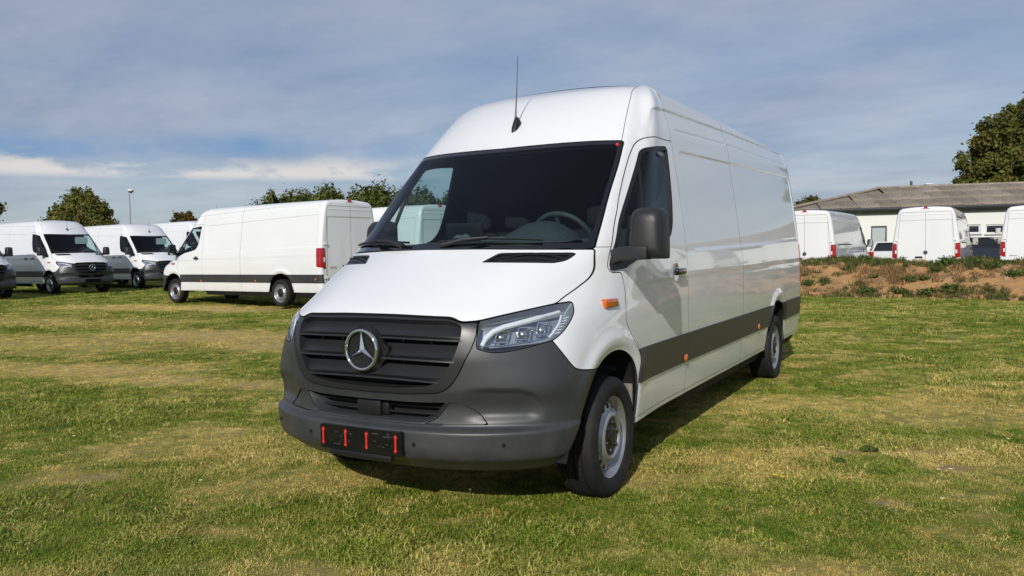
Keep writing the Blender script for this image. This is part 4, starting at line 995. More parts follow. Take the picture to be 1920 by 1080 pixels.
def build_grass():
    grass_material('grass_blade', (.085, .160, .012), (.30, .355, .036), (.66, .47, .13), (.90, .72, .27))
    var = []
    for k in range(8):
        V, F = clump(100+k, 70, .095, .004, .022 if k < 6 else .036, 2.4, .0029); me = bpy.data.meshes.new('grass_clump'); me.from_pydata(V, [], F); me.materials.append(MAT['grass_blade'])
        me.polygons.foreach_set('use_smooth', np.ones(len(me.polygons), bool)); var.append(bpy.data.objects.new('grass_clump', me))
    rg = np.random.default_rng(4); out = []
    # thin out with distance so the lawn keeps its density in the picture
    for r0, r1, rho in ((1.2, 3.6, 560), (3.6, 5.5, 500), (5.5, 8, 330), (8, 12, 170), (12, 18, 80), (18, 28, 40), (28, 45, 16)):
        A = (r1*r1-r0*r0)*.5*math.radians(94); n = int(A*rho); r = np.sqrt(rg.uniform(r0*r0, r1*r1, n)); t = _yaw+rg.uniform(-math.radians(47), math.radians(47), n)
        out.append(np.stack([CAM.x+np.sin(t)*r, CAM.y+np.cos(t)*r, r], 1))
    P = np.concatenate(out); dry, soil = lawn(P[:, 0], P[:, 1])
    keep = rg.random(len(P)) > soil*.96; keep &= rg.random(len(P)) > dry*.22
    bank_y = bank_foot(P[:, 0]); keep &= P[:, 1] < bank_y+.15
    P, dry = P[keep], dry[keep]
    z = gz(P[:, 0], P[:, 1]); n = len(P); lush = fbm(P[:, 0]*1.1, P[:, 1]*1.1, 61, 3)
    sc = (1+np.clip((P[:, 2]-5)/13, 0, 1.6))*rg.uniform(.5, 1.05, n)*(1-.5*dry)*(.75+.7*sstep(.5, .75, lush))
    tone = np.clip(rg.normal(.5, .3, n)+.5*(fbm(P[:, 0]*.8, P[:, 1]*.8, 71, 3)-.5), 0, 1)
    d2 = np.clip(dry+rg.normal(0, .16, n), 0, 1); d2 = np.where(rg.random(n) < .14, np.clip(d2+.5, 0, 1), d2)
    scatter('grass', np.stack([P[:, 0], P[:, 1], z], 1), rg.uniform(0, 6.28, n), sc, rg.integers(0, 8, n), var, {'dry': d2, 'tone': tone}, 'short green and straw coloured grass blades of the field')
# ------------------------------------------------------------------ earth bank on the right
def bank_foot(x): x = np.asarray(x, float); return 18.4-.28*np.clip(x-1.5, 0, 30)*.9+.35*(fbm(x*.5, x*0+3.1, 81, 3)-.5)*2
pm('earth', (.43, .225, .082), .95, noise=(2.2, (.32, .18, .070), .35, .65), bump=(9, .8, .06))
def earth_nodes():
    m = MAT['earth']; nt = m.node_tree; N = nt.nodes; L = nt.links; b = N['Principled BSDF']; src = b.inputs['Base Color'].links[0].from_socket
    tc = N.new('ShaderNodeNewGeometry'); n = N.new('ShaderNodeTexNoise'); n.inputs['Scale'].default_value = 14; n.inputs['Detail'].default_value = 6; n.inputs['Roughness'].default_value = .7; L.new(tc.outputs['Position'], n.inputs['Vector'])
    r = N.new('ShaderNodeMapRange'); r.inputs[1].default_value = .42; r.inputs[2].default_value = .68; L.new(n.outputs[0], r.inputs[0])
    x = N.new('ShaderNodeMix'); x.data_type = 'RGBA'; L.new(r.outputs[0], x.inputs[0]); L.new(src, x.inputs[6]); x.inputs[7].default_value = (.40, .255, .125, 1); 
    n2 = N.new('ShaderNodeTexNoise'); n2.inputs['Scale'].default_value = 1.1; n2.inputs['Detail'].default_value = 5; L.new(tc.outputs['Position'], n2.inputs['Vector'])
    r2 = N.new('ShaderNodeMapRange'); r2.inputs[1].default_value = .50; r2.inputs[2].default_value = .66; L.new(n2.outputs[0], r2.inputs[0])
    y = N.new('ShaderNodeMix'); y.data_type = 'RGBA'; L.new(r2.outputs[0], y.inputs[0]); L.new(x.outputs[2], y.inputs[6]); y.inputs[7].default_value = (.15, .10, .045, 1); L.new(y.outputs[2], b.inputs['Base Color'])
earth_nodes()
def bank_h(x, t):
    """x along the bank, t 0..1 across it: offset from the foot and height"""
    prof = np.interp(t, [0, .06, .2, .42, .55, .70, .85, 1], [-.05, .12, .48, .84, .90, .88, .50, -.06]); return prof
def bank_z(x, y):
    """height of the bank surface at a place"""
    t = np.clip((y-bank_foot(x))/4.4, 0, 1); return bank_h(x, t)*(1+.16*(fbm(x*.45, y*0+1, 91, 3)-.5)*2)+.34*(fbm(x*1.6, y*1.6, 93, 4)-.5)*np.sin(t*math.pi)+.13*(fbm(x*6, y*6, 95, 3)-.5)*np.sin(t*math.pi)
def build_bank():
    xs = np.arange(-9, 26, .085); ts = np.linspace(0, 1, 64); X, T = np.meshgrid(xs, ts); Y = bank_foot(X)+T*4.4; Z = bank_z(X, Y)
    o = arr_obj('earth_bank', np.stack([X, Y, Z], 2).reshape(-1, 3), gridF(*X.shape), 'earth'); set_tags(o, kind='structure', label='low bank of bare orange brown earth in front of the right vans')
    # tufts and scrub too small to count
    grass_material('weed_leaf', (.055, .085, .018), (.12, .15, .032), (.36, .21, .09), (.26, .15, .07))
    var = []
    for k in range(5):
        V, F = clump(300+k, 26, .16, .05, .20, .8, .012); me = bpy.data.meshes.new('scrub_tuft'); me.from_pydata(V, [], F); me.materials.append(MAT['weed_leaf']); var.append(bpy.data.objects.new('scrub_tuft', me))
    rg = np.random.default_rng(9); n = 7000; x = rg.uniform(-5, 16, n); t = rg.random(n)*.72; y = bank_foot(x)+t*4.4
    patch = fbm(x*1.1, y*1.1, 41, 4); k = (rg.random(n) < .14+.7*sstep(.52, .66, patch)) | (t > .44) & (rg.random(n) < .4) | (t < .07) & (rg.random(n) < .55)
    x, y, t = x[k], y[k], t[k]; z = bank_z(x, y); n = len(x)
    dry = np.where((t > .40) & (t < .8), .12, np.where(fbm(x*.9, y*.9, 55, 3)+rg.normal(0, .08, n) < .56, .95, .1)); dry = np.where(t < .1, .2, dry)
    scatter('bank_scrub', np.stack([x, y, z], 1), rg.uniform(0, 6.28, n), rg.uniform(.35, 1.0, n), rg.integers(0, 5, n), var, {'dry': np.clip(dry+rg.normal(0, .15, n), 0, 1), 'tone': rg.random(n)}, 'thin weeds and dry stalks sprinkled over the earth bank')
    # clods
    V, F = [], []; bmq = bmesh.new(); bmesh.ops.create_icosphere(bmq, subdivisions=1, radius=1); bv = np.array([v.co for v in bmq.verts]); bf = np.array([[v.index for v in f.verts] for f in bmq.faces]); bmq.free()
    n = 900; x = rg.uniform(-4, 15, n); t = rg.random(n)**.8*.6; y = bank_foot(x)+t*4.4; z = bank_z(x, y)
    for i in range(n):
        s = rg.uniform(.015, .055)*(1+2*(rg.random() < .05)); P = bv*(1+rg.normal(0, .16, (len(bv), 1)))*s*np.array([1.2, 1, .75]); V.append(P+[x[i], y[i], z[i]]); F.append(bf+i*len(bv))
    pm('clod', (.30, .17, .08), .95, noise=(3, (.42, .27, .14), .4, .6))
    o = arr_obj('earth_clods', np.concatenate(V), np.concatenate(F), 'clod', smooth=False); set_tags(o, kind='stuff', label='crumbs and clods of orange earth lying on the bank')
# ------------------------------------------------------------------ foliage
def foliage_material(name, c1, c2, c3, sc=.9):
    m = bpy.data.materials.new(name); m.use_nodes = True; nt = m.node_tree; N = nt.nodes; L = nt.links; b = N['Principled BSDF']; b.inputs['Roughness'].default_value = .6; b.inputs['Specular IOR Level'].default_value = .25
    g = N.new('ShaderNodeNewGeometry'); n = N.new('ShaderNodeTexNoise'); n.inputs['Scale'].default_value = sc; n.inputs['Detail'].default_value = 4; L.new(g.outputs['Position'], n.inputs['Vector'])
    r = N.new('ShaderNodeValToRGB'); e = r.color_ramp.elements; e[0].position = .32; e[0].color = (*c1, 1); e[1].position = .70; e[1].color = (*c3, 1); k = e.new(.5); k.color = (*c2, 1); L.new(n.outputs[0], r.inputs[0])
    a = N.new('ShaderNodeAttribute'); a.attribute_name = 'tone'; x = N.new('ShaderNodeMix'); x.data_type = 'RGBA'; x.blend_type = 'MULTIPLY'; x.inputs[0].default_value = 1
    mp = N.new('ShaderNodeMapRange'); mp.inputs[3].default_value = .65; mp.inputs[4].default_value = 1.35; L.new(a.outputs['Fac'], mp.inputs[0]); cb = N.new('ShaderNodeCombineColor'); [L.new(mp.outputs[0], cb.inputs[i]) for i in range(3)]
    L.new(r.outputs[0], x.inputs[6]); L.new(cb.outputs[0], x.inputs[7]); L.new(x.outputs[2], b.inputs['Base Color'])
    t = N.new('ShaderNodeBsdfTranslucent'); L.new(x.outputs[2], t.inputs[0]); ms = N.new('ShaderNodeMixShader'); ms.inputs[0].default_value = .25; L.new(b.outputs[0], ms.inputs[1]); L.new(t.outputs[0], ms.inputs[2]); L.new(ms.outputs[0], N['Material Output'].inputs[0]); MAT[name] = m
foliage_material('leaf_olive', (.06, .072, .014), (.125, .130, .026), (.20, .16, .035))
foliage_material('leaf_green', (.045, .068, .015), (.095, .125, .026), (.17, .175, .036))
foliage_material('leaf_autumn', (.06, .056, .014), (.115, .09, .02), (.20, .115, .026))
foliage_material('leaf_weed', (.05, .085, .016), (.085, .13, .025), (.13, .17, .035), 6)
pm('bark', (.075, .055, .038), .9, noise=(6, (.045, .034, .025), .4, .7), bump=(12, .8, .03))
def leaves(rg, C, Nrm, s):
    """one folded leaf blade (two triangles) per centre"""
    n = len(C); d = Nrm+rg.normal(0, .75, (n, 3)); d /= np.linalg.norm(d, axis=1, keepdims=True)
    a = np.cross(d, rg.normal(0, 1, (n, 3))); a /= np.maximum(np.linalg.norm(a, axis=1, keepdims=True), 1e-6); b = np.cross(d, a); s = s[:, None]
    V = np.stack([C-a*s, C-b*s*.55+d*s*.12, C+a*s, C+b*s*.55+d*s*.12], 1).reshape(-1, 3); i = np.arange(n)[:, None]*4
    return V, np.concatenate([i+[0, 1, 2], i+[0, 2, 3]])
def make_tree(name, base, lobes, nleaf, leaf, mat, seed, label, cat='tree', group=None, trunk_r=.22, clusters=90, spiky=False):
    """trunk with limbs to every lobe; crown of leaf clusters spread over the lobes (cx, cy, cz, rx, ry, rz in metres from the base)"""
    rg = np.random.default_rng(seed); root = empty(name, base); set_tags(root, label, cat, group)
    lob = np.array(lobes, float); w = lob[:, 3]*lob[:, 5]; w /= w.sum()
    b = nb(); top = lob[:, 2].max(); tx = lob[:, 0].mean(); ty = lob[:, 1].mean()
    tube(b, [(0, 0, -.1), (tx*.1+.05, ty*.1, top*.18), (tx*.3-.05, ty*.3, top*.4), (tx*.6, ty*.6, top*.66), (tx, ty, top*.9)], [trunk_r*1.25, trunk_r, trunk_r*.8, trunk_r*.5, trunk_r*.15], 9)
    for L_ in lob:
        z0 = min(L_[2]*.55, top*.6); f = z0/max(top, .1); tube(b, [(tx*f*.7, ty*f*.7, z0*.75), (L_[0]*.5, L_[1]*.5, L_[2]*.72), (L_[0], L_[1], L_[2]+L_[5]*.3)], [trunk_r*.45, trunk_r*.28, trunk_r*.06], 6)
    bobj('trunk', b, 'bark', root)
    # clusters near the lobe surfaces, leaves gathered round them
    k = rg.choice(len(lob), clusters, p=w); d = rg.normal(0, 1, (clusters, 3)); d /= np.linalg.norm(d, axis=1, keepdims=True); rr = rg.uniform(.55, 1.06, clusters)[:, None]
    if spiky: d[:, 2] = abs(d[:, 2])*1.0
    cc = lob[k, :3]+d*rr*lob[k, 3:6]
    ci = rg.choice(clusters, nleaf); off = rg.normal(0, 1, (nleaf, 3)); cr = (lob[k, 3].mean()*.17)*rg.uniform(.7, 1.5, clusters)
    if spiky: off *= np.array([.55, .55, 1.7])
    Cn = cc[ci]+off*cr[ci][:, None]*.62
    out = (Cn-lob[k[ci], :3])/lob[k[ci], 3:6]; out /= np.maximum(np.linalg.norm(out, axis=1, keepdims=True), 1e-6)
    off_n = off/np.maximum(np.linalg.norm(off, axis=1, keepdims=True), 1e-6)
    V, F = leaves(rg, Cn, out*.5+off_n*.7+np.array([0, 0, .25]), leaf*rg.uniform(.6, 1.3, nleaf))
    tone = np.repeat(np.clip(rg.normal(.5, .22, nleaf)+rg.normal(0, .2, clusters)[ci], 0, 1), 4)
    arr_obj('crown', V, F, mat, root, attrs={'tone': tone}, smooth=False); return root
def weed(loc, r, h, n, seed, label, group=None):
    rg = np.random.default_rng(seed); o = empty('weed_plant', loc); set_tags(o, label, 'weed', group)
    b = nb()
    for i in range(6):
        a = i*1.05+rg.uniform(-.3, .3); tube(b, [(0, 0, -.03), (math.cos(a)*r*.4, math.sin(a)*r*.4, h*.5), (math.cos(a)*r*.8, math.sin(a)*r*.8, h*.85)], [.012, .008, .004], 5)
    bobj('stem', b, 'leaf_weed', o)
    d = rg.normal(0, 1, (n, 3)); d /= np.linalg.norm(d, axis=1, keepdims=True); C = d*rg.uniform(.3, 1.05, (n, 1))*np.array([r, r, h*.6])+np.array([0, 0, h*.5]); C[:, 2] = np.maximum(C[:, 2], .02)
    V, F = leaves(rg, C, d*.5+np.array([0, 0, .8]), rg.uniform(.03, .075, n)*(.25+1.6*r)); arr_obj('leaves', V, F, 'leaf_weed', o, attrs={'tone': np.repeat(rg.random(n), 4)}, smooth=False); return o
# ------------------------------------------------------------------ long shed with a fibre cement roof
pm('render_wall', (.78, .78, .745), .9, noise=(.5, (.72, .72, .68), .35, .65), bump=(30, .3, .01))
pm('roof_sheet', (.225, .185, .145), .92, noise=(2.6, (.33, .285, .23), .35, .68), bump=(20, .5, .01))
pm('beam', (.27, .26, .235), .9, noise=(2, (.20, .19, .17), .4, .7)); pm('gutter', (.035, .036, .04), .5); pm('frame_grey', (.10, .105, .12), .5); pm('frame_white', (.62, .62, .60), .5)
pm('pane_pale', (.42, .47, .48), .12, coat=.6); pm('pane_dark', (.012, .013, .018), .06, coat=.6); pm('pole', (.36, .37, .38), .5, metal=.5); pm('lamp_head', (.72, .72, .72), .4); pm('pole_dark', (.03, .03, .035), .5)
def sheet_tones():
    m = MAT['roof_sheet']; nt = m.node_tree; N = nt.nodes; L = nt.links; b = N['Principled BSDF']; src = b.inputs['Base Color'].links[0].from_socket
    oi = N.new('ShaderNodeObjectInfo'); mp = N.new('ShaderNodeMapRange'); mp.inputs[3].default_value = .74; mp.inputs[4].default_value = 1.12; L.new(oi.outputs['Random'], mp.inputs[0])
    cb = N.new('ShaderNodeCombineColor'); [L.new(mp.outputs[0], cb.inputs[i]) for i in range(3)]; x = N.new('ShaderNodeMix'); x.data_type = 'RGBA'; x.blend_type = 'MULTIPLY'; x.inputs[0].default_value = 1
    L.new(src, x.inputs[6]); L.new(cb.outputs[0], x.inputs[7]); L.new(x.outputs[2], b.inputs['Base Color'])
sheet_tones()
def build_shed():
    ang = math.radians(15.5); o3 = Vector((-5.0, 38.25, 0)); u = Vector((math.cos(ang), math.sin(ang), 0)); v = Vector((-u.y, u.x, 0))
    root = empty('shed', o3, ang); set_tags(root, 'long white walled shed with grey corrugated roof behind the right vans', 'building')
    LEN, DEP, EV, RG_, HIP = 42, 10.4, 3.28, 4.52, 5.2
    def wallpt(px, py):
        d = pix(px, py, 1)-CAM; t = (o3-CAM).dot(v)/d.dot(v); p = CAM+d*t-o3; return p.dot(u), p.z
    wins = []
    for kind, a, c in (('grey', (1633, 424), (1663, 466)), ('dark', (1815, 421), (1838.5, 437.5)), ('dark', (1848, 421), (1884, 437.5)), ('dark', (1893, 421), (1930, 437.5))):
        x0, z1 = wallpt(*a); x1, z0 = wallpt(*c); wins.append((kind, x0, x1, z0, z1))
    # front wall with real openings
    b = nb(); us = sorted({0, LEN} | {w[1] for w in wins} | {w[2] for w in wins}); zs = sorted({0, EV} | {w[3] for w in wins} | {w[4] for w in wins})
    for i in range(len(us)-1):
        for j in range(len(zs)-1):
            cx, cz = (us[i]+us[i+1])/2, (zs[j]+zs[j+1])/2
            if any(w[1] < cx < w[2] and w[3] < cz < w[4] for w in wins): continue
            b.faces.new([b.verts.new(p) for p in ((us[i], 0, zs[j]), (us[i+1], 0, zs[j]), (us[i+1], 0, zs[j+1]), (us[i], 0, zs[j+1]))])
    for k, x0, x1, z0, z1 in wins:
        for q in (((x0, 0, z0), (x1, 0, z0), (x1, .18, z0), (x0, .18, z0)), ((x0, 0, z1), (x0, .18, z1), (x1, .18, z1), (x1, 0, z1)), ((x0, 0, z0), (x0, .18, z0), (x0, .18, z1), (x0, 0, z1)), ((x1, 0, z0), (x1, 0, z1), (x1, .18, z1), (x1, .18, z0))): b.faces.new([b.verts.new(p) for p in q])
    bmesh.ops.remove_doubles(b, verts=b.verts, dist=.001); wl = bobj('wall', b, 'render_wall', root, smooth=False)
    b = nb(); bbox(b, (.12, DEP/2, EV/2), (.24, DEP-.3, EV), 0); bobj('wall', b, 'render_wall', root, smooth=False)
    b = nb(); bbox(b, (LEN/2, DEP-.1, EV/2), (LEN, .2, EV), 0); bobj('wall', b, 'render_wall', root, smooth=False)
    b = nb(); bbox(b, (LEN/2, -.05, EV-.17), (LEN, .12, .30), .01); bobj('ring_beam', b, 'beam', root)
    for k, x0, x1, z0, z1 in wins:
        w = empty('window', (0, 0, 0)); w.parent = root; fm = 'frame_grey' if k == 'grey' else 'frame_white'; t = .07
        for c, s in ((((x0+x1)/2, .08, z0+t/2), (x1-x0, .07, t)), (((x0+x1)/2, .08, z1-t/2), (x1-x0, .07, t)), ((x0+t/2, .08, (z0+z1)/2), (t, .07, z1-z0-2*t)), ((x1-t/2, .08, (z0+z1)/2), (t, .07, z1-z0-2*t))):
            b = nb(); bbox(b, c, s, .006); bobj('window_frame', b, fm, w)
        b = nb(); bbox(b, ((x0+x1)/2, .10, (z0+z1)/2), (x1-x0-2*t, .02, z1-z0-2*t), 0); bobj('pane', b, 'pane_pale' if k == 'grey' else 'pane_dark', w, smooth=False)
        b = nb(); bbox(b, ((x0+x1)/2, -.03, z0-.025), (x1-x0+.1, .14, .05), .006); bobj('sill', b, fm, w)
    # corrugated sheets, three courses up each slope
    slope = math.atan2(RG_-EV, DEP/2); sl = (DEP/2+.35)/math.cos(slope); n_c = 3; cw = .92; ch = sl/n_c
    def sheet_mesh():
        waves = 6; nx = waves*6+1; xs = np.linspace(0, cw+.05, nx); ys_ = np.array([0, ch*.5, ch+.12]); X, Y = np.meshgrid(xs, ys_); Z = .028*np.cos(X/cw*waves*2*math.pi)
        me = bpy.data.meshes.new('roof_sheet'); V = np.concatenate([np.stack([X, Y, Z], 2).reshape(-1, 3), np.stack([X, Y, Z-.012], 2).reshape(-1, 3)]); F = gridF(3, nx).tolist(); F += [[i+3*nx for i in f][::-1] for f in F]; F += [[i, i+3*nx, i+1+3*nx, i+1] for i in range(nx-1)]
        me.from_pydata(V.tolist(), [], F); me.polygons.foreach_set('use_smooth', np.ones(len(me.polygons), bool)); me.materials.append(MAT['roof_sheet']); me.update(); return me
    rf = empty('roof', (0, 0, 0)); rf.parent = root; sm = sheet_mesh(); rg = random.Random(5); y_e = -.35; z_e = EV-.35*math.tan(slope)+.06
    for c in range(n_c):
        for i in range(int((LEN+.6)/cw)):
            x = -.35+i*cw; d = (c+.5)*ch*math.cos(slope)
            if x < ((c+1)*ch*math.cos(slope)-.35)/(DEP/2)*(HIP+.35)-.35-.15: continue       # hipped end
            s = bpy.data.objects.new('roof_sheet', sm); link(s, rf); yy = y_e+c*ch*math.cos(slope); zz = z_e+c*ch*math.sin(slope)+.010*c+rg.uniform(0, .012)
            s.location = (x, yy, zz); s.rotation_euler = (slope+rg.uniform(-.004, .004), -.030+rg.uniform(-.008, .008), rg.uniform(-.004, .004))
    zr = EV+.02+(DEP/2)*math.tan(slope)
    b = nb(); A = [b.verts.new(p) for p in ((-.35, y_e, z_e-.03), (HIP, DEP/2, zr-.03), (-.35, DEP+.35, z_e-.03))]; b.faces.new(A); A = [b.verts.new(p) for p in ((-.35, y_e, z_e-.04), (LEN+.3, y_e, z_e-.04), (LEN+.3, DEP/2, zr-.04), (HIP, DEP/2, zr-.04))]; b.faces.new(A)
    A = [b.verts.new(p) for p in ((-.35, DEP+.35, z_e-.03), (LEN+.3, DEP+.35, z_e-.03), (LEN+.3, DEP/2, zr-.03), (HIP, DEP/2, zr-.03))]; b.faces.new(A); bobj('roof_deck', b, 'roof_sheet', rf, smooth=False)
    b = nb(); tube(b, [(HIP-.1, DEP/2, zr+.06), (LEN+.3, DEP/2, zr+.06)], .09, 8); tube(b, [(HIP, DEP/2, zr+.05), (-.35, y_e, z_e+.06)], .08, 8); bobj('ridge_cap', b, 'roof_sheet', rf)
    b = nb(); tube(b, [(-.4, y_e-.06, z_e-.06), (LEN+.3, y_e-.06, z_e-.06)], .075, 8); bobj('gutter', b, 'gutter', root)
    cup_x = wallpt(1871, 430); b = nb(); lathe(b, [(.0005, 0), (.10, 0), (.13, .26), (.12, .26), (.09, .02)], 14, 'Z', (cup_x[0], -.02, wins[2][3]+.002)); cp = bobj('pot', b, 'frame_white'); cp.matrix_world = Matrix.Translation(o3) @ Matrix.Rotation(ang, 4, 'Z'); set_tags(cp, 'small white pot on the sill of the dark shed window', 'pot')
def street_lamp(base, h, arm, label, dark=False):
    o = empty('street_lamp', base); set_tags(o, label, 'street lamp')
    b = nb(); tube(b, [(0, 0, -.2), (0, 0, h*.5), (0, 0, h-.1)], [.075, .055, .04], 10); bobj('pole', b, 'pole', o)
    r = Vector((_r2.x, _r2.y, 0)).normalized()
    if arm > .5:
        b = nb(); tube(b, [Vector((0, 0, h-.9))+r*arm*t+Vector((0, 0, .95*math.sin(t*math.pi/2))) for t in np.linspace(0, 1, 9)], .04, 8); bobj('arm', b, 'pole', o)
        b = nb(); bbox(b, r*(arm+.2)+Vector((0, 0, h+.07)), (.55, .16, .09), .03, 2, Matrix.Rotation(math.atan2(r.y, r.x), 3, 'Z')); bobj('lamp_head', b, 'lamp_head', o)
        b = nb(); bbox(b, (0, 0, h-.15), (.17, .17, .9), .03); bobj('pole_top', b, 'pole_dark', o)
    else:
        b = nb(); lathe(b, [(.05, h-.1), (.08, h+.02), (.22, h+.08), (.25, h+.14), (.19, h+.23), (.0005, h+.27)], 18, 'Z', tuple(r*.12)); bobj('lamp_head', b, 'lamp_head', o)
        b = nb(); lathe(b, [(.19, h+.05), (.18, h-.01), (.0005, h-.04)], 18, 'Z', tuple(r*.12)); bobj('lamp_glass', b, 'pole_dark', o)
# ------------------------------------------------------------------ small cars among the vans
pm('car_white', (.74, .74, .73), .3, coat=1); pm('car_navy', (.012, .014, .026), .25, coat=1); pm('car_glass', (.01, .011, .013), .06, coat=.5)
def make_car(loc, rz, paint, h, label, L_=4.3, w=.88):
    o = empty('parked_car', loc, rz); set_tags(o, label, 'car')
    st = [(-2.1, .45, .66, .66), (-2.0, .30, .80, .78), (-1.3, .24, 1.0, .86), (-.9, .24, 1.06, .88), (.6, .24, 1.09, .89), (1.5, .24, 1.11, .88), (2.0, .28, 1.10, .84), (2.12, .42, 1.0, .74)]
    b = nb(); rings = []
    for y, z0, z1, ww in st:
        z1 *= h/1.45; pl = rnd([(-ww, z0), (ww, z0), (ww, z0+(z1-z0)*.55), (ww*.93, z1), (-ww*.93, z1), (-ww, z0+(z1-z0)*.55)], [.06, .06, .1, .08, .08, .1], 4); rings.append([b.verts.new((x, y*L_/4.24, z)) for x, z in pl])
    for A, B in zip(rings[:-1], rings[1:]):
        n = len(A)
        for k in range(n): b.faces.new((A[k], A[(k+1) % n], B[(k+1) % n], B[k]))
    b.faces.new(rings[0]); b.faces.new(rings[-1][::-1]); bobj('body', b, paint, o)
    def cabin(gr, mat, name):
        b = nb(); rings = []
        for y, z, ww in ((-.95, .95, .80), (-.2, h-.04, .66), (.3, h, .67), (1.2, h-.03, .66), (1.85, .97, .78)): rings.append([b.verts.new((s*(ww+gr), y*L_/4.24, z+gr)) for s in (-1, 1)])
        low = [b.verts.new((s*(.82+gr), y*L_/4.24, .93)) for y in (-.95, 1.85) for s in (-1, 1)]
        for A, B in zip(rings[:-1], rings[1:]): b.faces.new((A[0], A[1], B[1], B[0]))
        b.faces.new([r[0] for r in rings]); b.faces.new([r[1] for r in rings][::-1]); bobj(name, b, mat, o, smooth=False)
    cabin(0, 'car_glass', 'windows')
    b = nb(); bbox(b, (0, .5*L_/4.24, h+.005), (1.30, 1.55, .05), .02); bobj('roof', b, paint, o)
    for s in (-1, 1):
        for ya, za, yb in ((-.95, .97, -.22), (1.88, .98, 1.22)): b = nb(); tube(b, [(s*.80, ya*L_/4.24, za), (s*.665, yb*L_/4.24, h)], .035, 6); bobj('pillar', b, paint, o)
        b = nb(); bbox(b, (s*.74, 2.02*L_/4.24, .98*h/1.45), (.24, .22, .24), .03); bobj('tail_lamp', b, 'red_lens', o)
        b = nb(); bbox(b, (s*.66, -2.0*L_/4.24, .66), (.30, .2, .12), .03); bobj('headlamp', b, 'lamp_white', o)
        b = nb(); bbox(b, (s*.98, -.75, 1.0), (.2, .1, .13), .03); bobj('door_mirror', b, paint, o)
        for y in (-1.3, 1.3):
            b = nb(); lathe(b, [(.0005, s*.10), (.19, s*.09), (.20, s*.11), (.30, s*.11), (.32, s*.07), (.32, -s*.09)], 24, 'X', (s*.78, y*L_/4.24, .32)); bobj('wheel', b, 'rubber', o)
# ------------------------------------------------------------------ small flowers in the lawn
pm('petal_white', (.80, .80, .76), .7); pm('petal_yellow', (.75, .52, .02), .7); pm('stalk', (.10, .16, .03), .7)
def flower(x, y, yellow, label, group, s=1.):
    o = empty('daisy' if not yellow else 'dandelion', (x, y, float(gz(x, y)))); set_tags(o, label, 'flower', group)
    b = nb(); tube(b, [(0, 0, -.01), (.002, .003, .03*s), (.004, .004, .058*s)], .0015, 5); bobj('stalk', b, 'stalk', o)
    n = 12 if not yellow else 22; R = .012 if not yellow else .016
    b = nb()
    for k in range(n):
        a = k*2*math.pi/n; c, q = math.cos(a), math.sin(a); z = .058*s
        b.faces.new([b.verts.new(p) for p in ((.004+c*.003, .004+q*.003, z), (.004+c*R*.7-q*.003, .004+q*R*.7+c*.003, z+.003), (.004+c*R, .004+q*R, z+.004), (.004+c*R*.7+q*.003, .004+q*R*.7-c*.003, z+.003))])
    bobj('petals', b, 'petal_yellow' if yellow else 'petal_white', o, smooth=False)
    b = nb(); lathe(b, [(.0045, .056*s), (.004, .0615*s), (.0003, .063*s)], 8, 'Z', (.004, .004, 0)); bobj('flower_heart', b, 'petal_yellow', o)
# ------------------------------------------------------------------ the setting
build_ground(); build_bank(); build_grass()
pm('hill', (.040, .060, .040), .95, noise=(.004, (.030, .045, .032), .4, .6))
def build_hills():
    a = np.linspace(math.radians(-75), math.radians(25), 240); h = 52+46*fbm(a*9, a*0+2, 7, 4)*1.0-20; V = []; n = len(a)
    for r, k in ((1250, 0), (1500, .75), (1750, 1), (2300, .2)): V += [(CAM.x+math.sin(t)*r, CAM.y+math.cos(t)*r, -2+h[i]*k*(1+.04*vnoise(t*220, r, 3))) for i, t in enumerate(a)]
    o = arr_obj('hills', np.array(V), gridF(4, n), 'hill'); set_tags(o, kind='structure', label='low dark wooded ridge on the far horizon')
build_hills()
build_shed()
def at(px, d, z=0.):
    p = pix(px, 480, d); return (p.x, p.y, z+float(gz(p.x, p.y)))
# trees
rgl = random.Random(3)
def blob(n, rx, rz, zc, s0, s1, seed, flat=.9):
    r = random.Random(seed); out = []
    for i in range(n):
        a = r.uniform(0, 6.283); q = math.sqrt(r.random()); s = r.uniform(s0, s1); t = r.uniform(-1, 1); k = math.sqrt(max(0, 1-t*t)); out.append((math.cos(a)*q*rx*k, math.sin(a)*q*rx*k*flat, zc+t*rz, s, s, s*r.uniform(.75, 1.1)))
    return out
make_tree('broadleaf_tree', at(1920, 62), [(-3.00, 0.0, 4.98, 2.20, 2.20, 2.00), (-3.20, 0.5, 7.94, 1.50, 1.60, 1.60), (-1.80, 0.0, 10.06, 1.60, 1.70, 1.50), (-0.60, 0.3, 7.10, 2.30, 2.30, 2.10), (0.60, 0.0, 11.34, 1.70, 1.70, 1.70), (1.20, 0.0, 5.19, 2.00, 2.20, 2.20), (1.40, 0.4, 9.00, 1.70, 1.90, 1.80), (-0.40, 0.0, 8.90, 1.90, 1.90, 1.80), (-2.20, 0.0, 6.46, 2.00, 2.00, 1.80), (-4.20, 0.4, 3.92, 1.20, 1.40, 1.30), (-1.20, 0.0, 4.34, 2.40, 2.40, 2.00), (-2.90, 0.2, 9.64, 0.90, 0.90, 0.90)], 60000, .18, 'leaf_olive', 21, 'tall broad olive green tree rising behind the shed roof at the right edge', trunk_r=.45, clusters=420)
